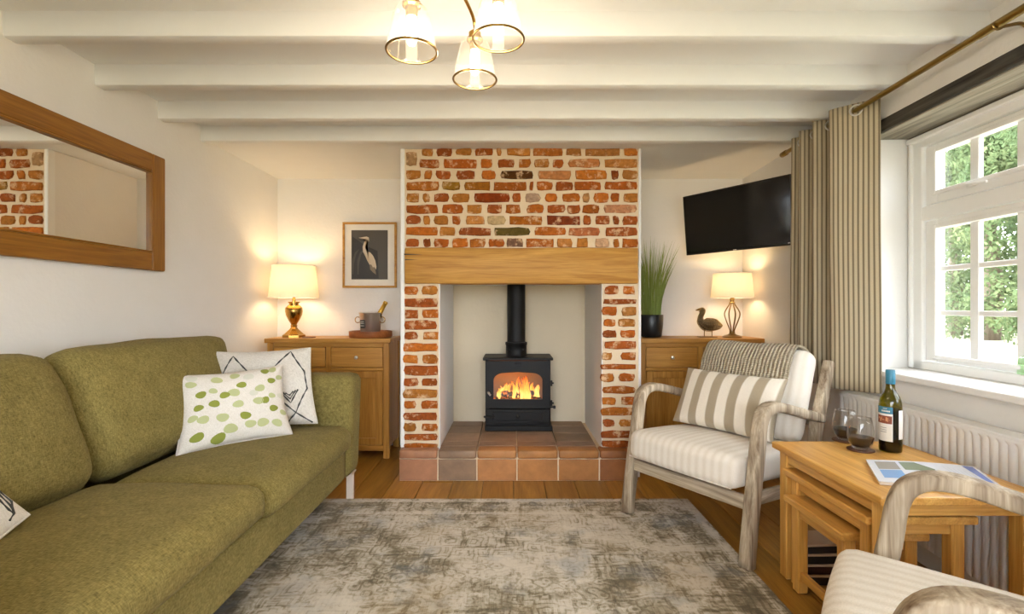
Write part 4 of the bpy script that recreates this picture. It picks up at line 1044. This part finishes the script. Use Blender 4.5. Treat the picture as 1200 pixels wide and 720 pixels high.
tb, w, d = nest_table('largest oak nesting table carrying the wine bottle and magazine', 1.083, 1.597, 1.452, 2.066, .540, .050)
tm, w, d = nest_table('middle oak nesting table tucked under the largest one', 1.092, 1.440, 1.525, 2.000, .452, .042)
ts, w, d = nest_table('smallest oak nesting table with low stretchers under the others', 1.072, 1.36, 1.608, 1.955, .362, .040)
for s in (-1, 1):
    xs_ = sorted((s*(w-.03), s*(w-.052))); obj('stretcher', box(NB(), *xs_, -d+.05, d-.05, .055, .085, .003), 'toak_Y', ts)
# dark boxes on the floor beneath the nest
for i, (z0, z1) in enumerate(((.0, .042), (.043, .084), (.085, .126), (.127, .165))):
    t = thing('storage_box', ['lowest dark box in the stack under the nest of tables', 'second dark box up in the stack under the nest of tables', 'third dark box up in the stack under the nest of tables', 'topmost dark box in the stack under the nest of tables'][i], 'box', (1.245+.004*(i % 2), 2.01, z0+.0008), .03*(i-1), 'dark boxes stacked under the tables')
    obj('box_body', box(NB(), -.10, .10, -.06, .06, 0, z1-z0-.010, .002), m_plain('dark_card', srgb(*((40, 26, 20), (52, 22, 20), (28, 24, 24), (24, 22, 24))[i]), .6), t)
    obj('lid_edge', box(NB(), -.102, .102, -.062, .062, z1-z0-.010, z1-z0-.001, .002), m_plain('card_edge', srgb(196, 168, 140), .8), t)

# ---- things on the table
TZ = .540
def bottle_prof(s=1.0): return [(0, .002), (.030, .0), (.0365, .004), (.0375, .012), (.0375, .178), (.036, .195), (.030, .213), (.020, .230), (.0155, .245), (.0145, .262), (.0145, .312), (0, .312)]
bx_, by_ = on(1045.5, 531.5, TZ).x+.01, on(1045.5, 531.5, TZ).y+.022
t = thing('wine_bottle', 'olive glass wine bottle with teal cap and picture label on the table', 'bottle', (bx_, by_, TZ+.0008))
obj('glass', lathe(NB(), bottle_prof(), 32), 'bottle', t, 50)
obj('wine', lathe(NB(), [(0, .005), (.035, .006), (.0363, .014), (.0363, .165), (0, .166)], 32), 'wine', t, 50)
obj('cap', lathe(NB(), [(.0155, .262), (.0160, .264), (.0160, .313), (.0145, .3165), (0, .317)], 24), 'teal', t, 50)
fc = math.atan2(-by_, -bx_)-.42        # label faces the sofa side
def band(r, z0, z1, a0, a1, mat, name, par): return obj(name, lathe(NB(), [(r, z0), (r, z1)], 14, caps=False, a0=fc+a0, a1=fc+a1), mat, par, True)
lb = band(.0380, .045, .150, -1.0, .62, 'paper', 'label', t)
band(.0383, .150, .176, -1.0, .62, 'teal', 'label_band', lb); band(.0382, .112, .142, -.95, .56, m_plain('label_picture', srgb(132, 66, 40), .6), 'label_picture', lb)
b = NB(); rnd = random.Random(5)
for k in range(9):
    a = fc-.8+k*.14; lathe(b, [(.0385, .118+rnd.random()*.012), (.0385, .126+rnd.random()*.012)], 2, caps=False, a0=a, a1=a+rnd.uniform(.05, .11))
obj('picture_flecks', b, m_plain('fleck', srgb(222, 160, 110), .6), lb)
b = NB()
for k in range(6): lathe(b, [(.0386, .157), (.0386, .163)], 2, caps=False, a0=fc-.35+k*.13, a1=fc-.35+k*.13+.085)
for k in range(3): lathe(b, [(.0386, .168), (.0386, .171)], 2, caps=False, a0=fc-.2+k*.13, a1=fc-.2+k*.13+.07)
obj('lettering', b, 'paper', lb)
b = NB()
for k in range(3): lathe(b, [(.0383, .095-.008*k), (.0383, .0965-.008*k)], 6, caps=False, a0=fc-.5, a1=fc+.1)
obj('small_print', b, 'stitch', lb)
band(.0380, .055, .165, 1.15, 2.2, 'paper', 'back_label', t)
def wine_glass(label, p):
    t = thing('wine_glass', label, 'glass', (p.x, p.y, TZ+.0062), 0, 'stemless wine glasses')
    o_ = [(0, .003), (.022, .0), (.030, .006), (.040, .024), (.0455, .048), (.0445, .075), (.040, .102), (.0365, .122)]
    i_ = [(.0358, .1215), (.0390, .102), (.0433, .075), (.0442, .048), (.0388, .026), (.028, .010), (0, .008)]
    obj('bowl', lathe(NB(), o_+i_, 32, caps=False), 'wglass', t, True)
    obj('wine', lathe(NB(), [(0, .0085), (.027, .011), (.0380, .027), (.0432, .046), (.0432, .047), (0, .047)], 32), 'wine', t, 40)
g1 = on(1008.5, 528, TZ); g2 = on(990, 517, TZ)
wine_glass('stemless glass of red wine standing right beside the wine bottle', g1); wine_glass('stemless glass of red wine at the far corner of the table', g2)
for p, lab in ((g1, 'thin dark round coaster under the wine glass beside the bottle'), (g2, 'thin dark round coaster under the wine glass at the table corner')):
    tag(obj('coaster', lathe(NB(), [(.046, 0), (.047, .002), (.046, .005), (0, .005)], 24), m_plain('coaster_dark', srgb(92, 54, 34), .4), None, 40, loc=(p.x, p.y, TZ+.0008)), lab, 'coaster', 'coasters under the wine glasses')
# magazine
ma, mb, mc, md_ = on(1016, 539, TZ+.012), on(1031, 564, TZ+.012), on(1187, 581, TZ+.012), on(1141, 547, TZ+.012)
mo = (ma+mb+mc+md_)/4; mo.z = TZ+.0006
t = thing('magazine', 'glossy open holiday magazine lying on the largest table', 'magazine', mo)
def mp(u, v, z): # u along the long side, v across
    p = (ma*(1-u)+md_*u)*(1-v)+(mb*(1-u)+mc*u)*v; return Vector((p.x-mo.x, p.y-mo.y, z+.004*math.sin(PI*min(1, max(0, u)))))
def sheet(name, mat, z0, z1, u0=0, u1=1, v0=0, v1=1, par=t, n=10):
    b = NB(); A = []
    for k in range(n+1):
        u = u0+(u1-u0)*k/n; A.append([b.verts.new(mp(u, v, z)) for v, z in ((v0, z0), (v1, z0), (v1, z1), (v0, z1))])
    for k in range(n):
        for j in range(4): b.faces.new((A[k][j], A[k][(j+1) % 4], A[k+1][(j+1) % 4], A[k+1][j]))
    b.faces.new(A[0]); b.faces.new(list(reversed(A[-1]))); return obj(name, b, mat, par)
sheet('pages', 'paper', .0, .010); cov = sheet('cover', m_plain('magazine_cover', srgb(214, 218, 226), .18), .0102, .0112, -.01, 1.01, -.01, 1.01)
def ink(name, col, pts, z=.0116):
    b = NB(); f_ = b.faces.new([b.verts.new(mp(u, v, z)) for u, v in pts]); bmesh.ops.triangulate(b, faces=[f_]); return obj(name, b, m_plain(name+'_ink', srgb(*col), .25), cov)
ink('photo_building', (150, 146, 138), [(.06, .08), (.26, .06), (.26, .42), (.06, .45)]); ink('photo_pool', (120, 160, 206), [(.06, .48), (.26, .45), (.26, .80), (.06, .84)])
ink('photo_meadow', (116, 130, 104), [(.29, .06), (.44, .04), (.58, .30), (.55, .52), (.42, .40), (.30, .42)]); ink('photo_earth', (188, 150, 124), [(.46, .50), (.58, .42), (.66, .80), (.56, .92)])
ink('photo_sand', (226, 218, 176), [(.60, .30), (.66, .40), (.74, .86), (.68, .86)])
for k in range(6): ink('text_column', (186, 192, 206), [(.68+.04*k, .12+.03*k), (.685+.04*k, .12+.03*k), (.75+.03*k, .82), (.745+.03*k, .82)])
ink('photo_edge', (104, 124, 190), [(.88, .03), (.98, .03), (.985, .92), (.93, .55)]); ink('text_line', (70, 74, 100), [(.36, .55), (.41, .72), (.40, .73), (.35, .56)])

# ================================================================== RADIATOR
t = thing('radiator', 'white ribbed panel radiator under the window sill', 'radiator', tuple(rw(-.07, -.25, 0)))
RI = Matrix.Translation(t.location).inverted() @ RW
ry0, ry1, rz0, rz1 = -1.05, .330, .135, .668
b = NB(); pitch = .0335; y = ry0; pts = []
while y < ry1-.001:
    for f_, dx in ((0, 0), (.18, -.005), (.5, -.007), (.82, -.005)): pts.append((y+f_*pitch, -.098+.010+dx))
    y += pitch
pts.append((ry1, -.088))
lo = [b.verts.new((x_, y_, rz0)) for y_, x_ in pts]; mi = [b.verts.new((x_, y_, rz1-.03)) for y_, x_ in pts]; m2 = [b.verts.new((-.098, y_, rz1-.016)) for y_, x_ in pts]; hi = [b.verts.new((-.094, y_, rz1-.004)) for y_, x_ in pts]
m0 = [b.verts.new((-.09, y_, rz0-.012)) for y_, x_ in pts]
for r0_, r1_ in ((m0, lo), (lo, mi), (mi, m2), (m2, hi)):
    for i in range(len(pts)-1): b.faces.new((r0_[i], r0_[i+1], r1_[i+1], r1_[i]))
obj('front_panel', b, 'gloss', t, 40, mtx=RI)
b = NB(); box(b, -.080, -.025, ry0+.01, ry1-.01, rz0, rz1-.01, .002); obj('rear_panel', b, 'gloss', t, mtx=RI)
b = NB(); box(b, -.096, -.020, ry0, ry1, rz1-.006, rz1+.004, .003, 2); obj('top_grille', b, 'gloss', t, mtx=RI)
for ya, yb in ((ry1-.006, ry1+.004), (ry0-.004, ry0+.006)):
    b = NB(); box(b, -.092, -.020, ya, yb, rz0+.01, rz1-.004, .002); obj('end_panel', b, 'gloss', t, mtx=RI)
b = NB(); tube(b, [(-.055, ry1+.03, 0), (-.055, ry1+.03, .13), (-.055, ry1-.01, .16)], .008, 8); lathe(b, [(.014, .11), (.018, .12), (.018, .17), (.012, .178), (0, .178)], 12, (-.055, ry1+.03, 0)); obj('valve', b, 'gloss', t, 40, mtx=RI)

# ================================================================== CURTAIN AND ROD
RX, RZ = -.105, 2.058
t = thing('curtain_rod', 'slim antique brass curtain rod running above the window', 'curtain rod', tuple(rw(RX, -.2, RZ)))
RI = Matrix.Translation(t.location).inverted() @ RW
obj('rod', tube(NB(), [(RX, -1.75, RZ), (RX, -.46, RZ)], .0145, 14), 'rod', t, 40, mtx=RI)
obj('rod', tube(NB(), [(RX, -.47, RZ), (RX, .86, RZ)], .0125, 14), 'rod', t, 40, mtx=RI)
obj('finial', tube(NB(), [(RX, .855, RZ), (RX, .86, RZ), (RX, .915, RZ), (RX, .92, RZ)], [.0125, .0165, .0165, .013], 14), 'rod', t, 40, mtx=RI)
for yy in (-.53, .68):
    b = NB(); tube(b, spline([(0, yy, RZ-.02), (-.03, yy, RZ+.0), (-.075, yy, RZ-.006), (RX, yy, RZ-.012)], 4), .006, 8); box(b, -.008, 0, yy-.012, yy+.012, RZ-.055, RZ+.005, .003); tube(b, [(RX+.018*math.cos(a), yy, RZ+.018*math.sin(a)) for a in [PI*k/10+PI for k in range(11)]], .004, 6)
    obj('bracket', b, 'dbrass', t, 40, mtx=RI)
t = thing('curtain', 'full length ticking stripe curtain drawn back beside the window', 'curtain', tuple(rw(RX, .4, .70)))
RI = Matrix.Translation(t.location).inverted() @ RW
ctl = [(-.036, .135), (-.075, .175), (-.125, .222), (-.172, .268), (-.178, .300), (-.120, .330), (-.055, .345), (-.040, .372), (-.095, .405), (-.160, .425), (-.176, .450), (-.130, .478), (-.060, .492), (-.040, .515), (-.095, .545), (-.155, .565), (-.172, .590), (-.120, .612), (-.062, .625), (-.040, .648), (-.095, .675), (-.150, .700), (-.140, .735)]
pth = [Vector((p.x, p.y, 0)) for p in spline([(a, c_, 0) for a, c_ in ctl], 5)]
arc = [0.0]
for a, c_ in zip(pth, pth[1:]): arc.append(arc[-1]+(c_-a).length)
NZ = 26; z0, z1 = .692, 2.092; b = NB(); uvl = b.loops.layers.uv.new('UVMap'); G = []
for k in range(NZ+1):
    s = k/NZ; z = z0+(z1-z0)*s; row = []
    for i, p in enumerate(pth):
        u = arc[i]/arc[-1]; sp = 1+.06*(1-s)                      # folds open a little towards the hem
        y_ = .40+(p.y-.40)*sp+.010*noise.noise(Vector((u*5, s*3, 1)))*(1-s)
        x_ = RX+(p.x-RX)*(1-.06*(1-s))+.010*noise.noise(Vector((u*7, s*2.5, 7)))*(1-s)*.9
        row.append(b.verts.new((min(x_, -.032), y_, z)))
    G.append(row)
for k in range(NZ):
    for i in range(len(pth)-1):
        f_ = b.faces.new((G[k][i], G[k][i+1], G[k+1][i+1], G[k+1][i]))
        for lp, (kk, ii) in zip(f_.loops, ((k, i), (k, i+1), (k+1, i+1), (k+1, i))): lp[uvl].uv = (arc[ii], kk/NZ)
o = obj('fabric', b, 'curtain', t, True, mtx=RI); md = o.modifiers.new('solid', 'SOLIDIFY'); md.thickness = .003
for i in range(len(pth)-1):                          # an eyelet wherever the cloth crosses the rod
    if (pth[i].x-RX)*(pth[i+1].x-RX) < 0:
        tg = (pth[i+1]-pth[i]).normalized(); cpt = pth[i]
        bb = NB(); tube(bb, [Vector((RX, cpt.y, RZ))+tg*(.025*math.cos(a))+Vector((0, 0, .025*math.sin(a))) for a in [2*PI*k/20 for k in range(20)]], .0045, 6, True)
        obj('eyelet', bb, 'steel', t, True, mtx=RI)

# ---- green bottle on the sill
gp = on(1206, 452, .797)
t = thing('green_bottle', 'pale green glass bottle standing on the window sill', 'bottle', (gp.x+.01, gp.y, .798))
obj('glass', lathe(NB(), [(0, .004), (.034, 0), (.040, .006), (.040, .088), (.034, .104), (.020, .114), (.018, .122), (.020, .128), (.018, .130)], 8, caps=False), 'gglass', t)

t = thing('lamp_cord', 'white lamp cord with inline switch hanging beside the brick jamb', 'cord', (.905, 3.56, 0))
obj('cord', tube(NB(), spline([(0, .06, .88), (.002, .0, .86), (-.004, -.004, .5), (.006, -.006, .28), (.0, .0, .004)], 6), .0025, 6), 'gloss', t, True)
obj('switch', box(NB(), -.012, .012, -.018, .004, .36, .43, .005, 2), 'gloss', t)
# ================================================================== PENDANT LIGHT
pc = Vector((-.155, 1.432, 0))
t = thing('pendant_light', 'three arm brass ceiling light with clear glass bell shades', 'ceiling light', (pc.x, pc.y, 2.095))
b = NB(); lathe(b, [(.058, 0), (.060, -.006), (.055, -.022), (.014, -.030), (.012, -.055), (.022, -.06), (.022, -.085), (0, -.09)], 28); obj('ceiling_rose', b, 'brass', t, 50)
for (px, py, dep) in ((482.5, 60, 1.368), (584, 46, 1.346), (556.5, 93.5, 1.592)):
    r = at(px, py, dep); q = Vector((r.x-pc.x, r.y-pc.y, r.z-2.095))       # centre of the shade's open rim
    top = q+Vector((0, 0, .124))
    ar = obj('arm', tube(NB(), spline([(0, 0, -.072), (q.x*.4, q.y*.4, -.066), (q.x*.85, q.y*.85, -.072), (q.x, q.y, top.z+.045), (q.x, q.y, top.z+.0)], 6), .0055, 8), 'brass', t, True)
    b = NB(); lathe(b, [(0, .034), (.012, .033), (.020, .026), (.020, .012), (.026, .008), (.026, .0), (.018, -.004), (.016, -.03), (0, -.031)], 20, tuple(top)); obj('lamp_holder', b, 'brass', ar, 50)
    b = NB(); lathe(b, [(.024, .124), (.036, .121), (.045, .112), (.052, .090), (.059, .058), (.066, .022), (.068, .0)], 36, tuple(q), caps=False); sh_ = obj('glass_shade', b, 'pglass', ar, True)
    b = NB(); tube(b, [q+Vector((.069*math.cos(a), .069*math.sin(a), 0)) for a in [2*PI*k/40 for k in range(40)]], .0035, 8, True); obj('rim_ring', b, 'dbrass', sh_, True)
    b = NB(); lathe(b, [(0, .105), (.010, .103), (.013, .096), (.0145, .08), (.0145, .030), (.010, .018), (0, .014)], 16, tuple(q)); obj('bulb', b, 'bulb', ar, True)
    light('bulb_light', tuple(q+Vector((0, 0, -.02))), PENDANT, (1, .84, .64), .06, t)
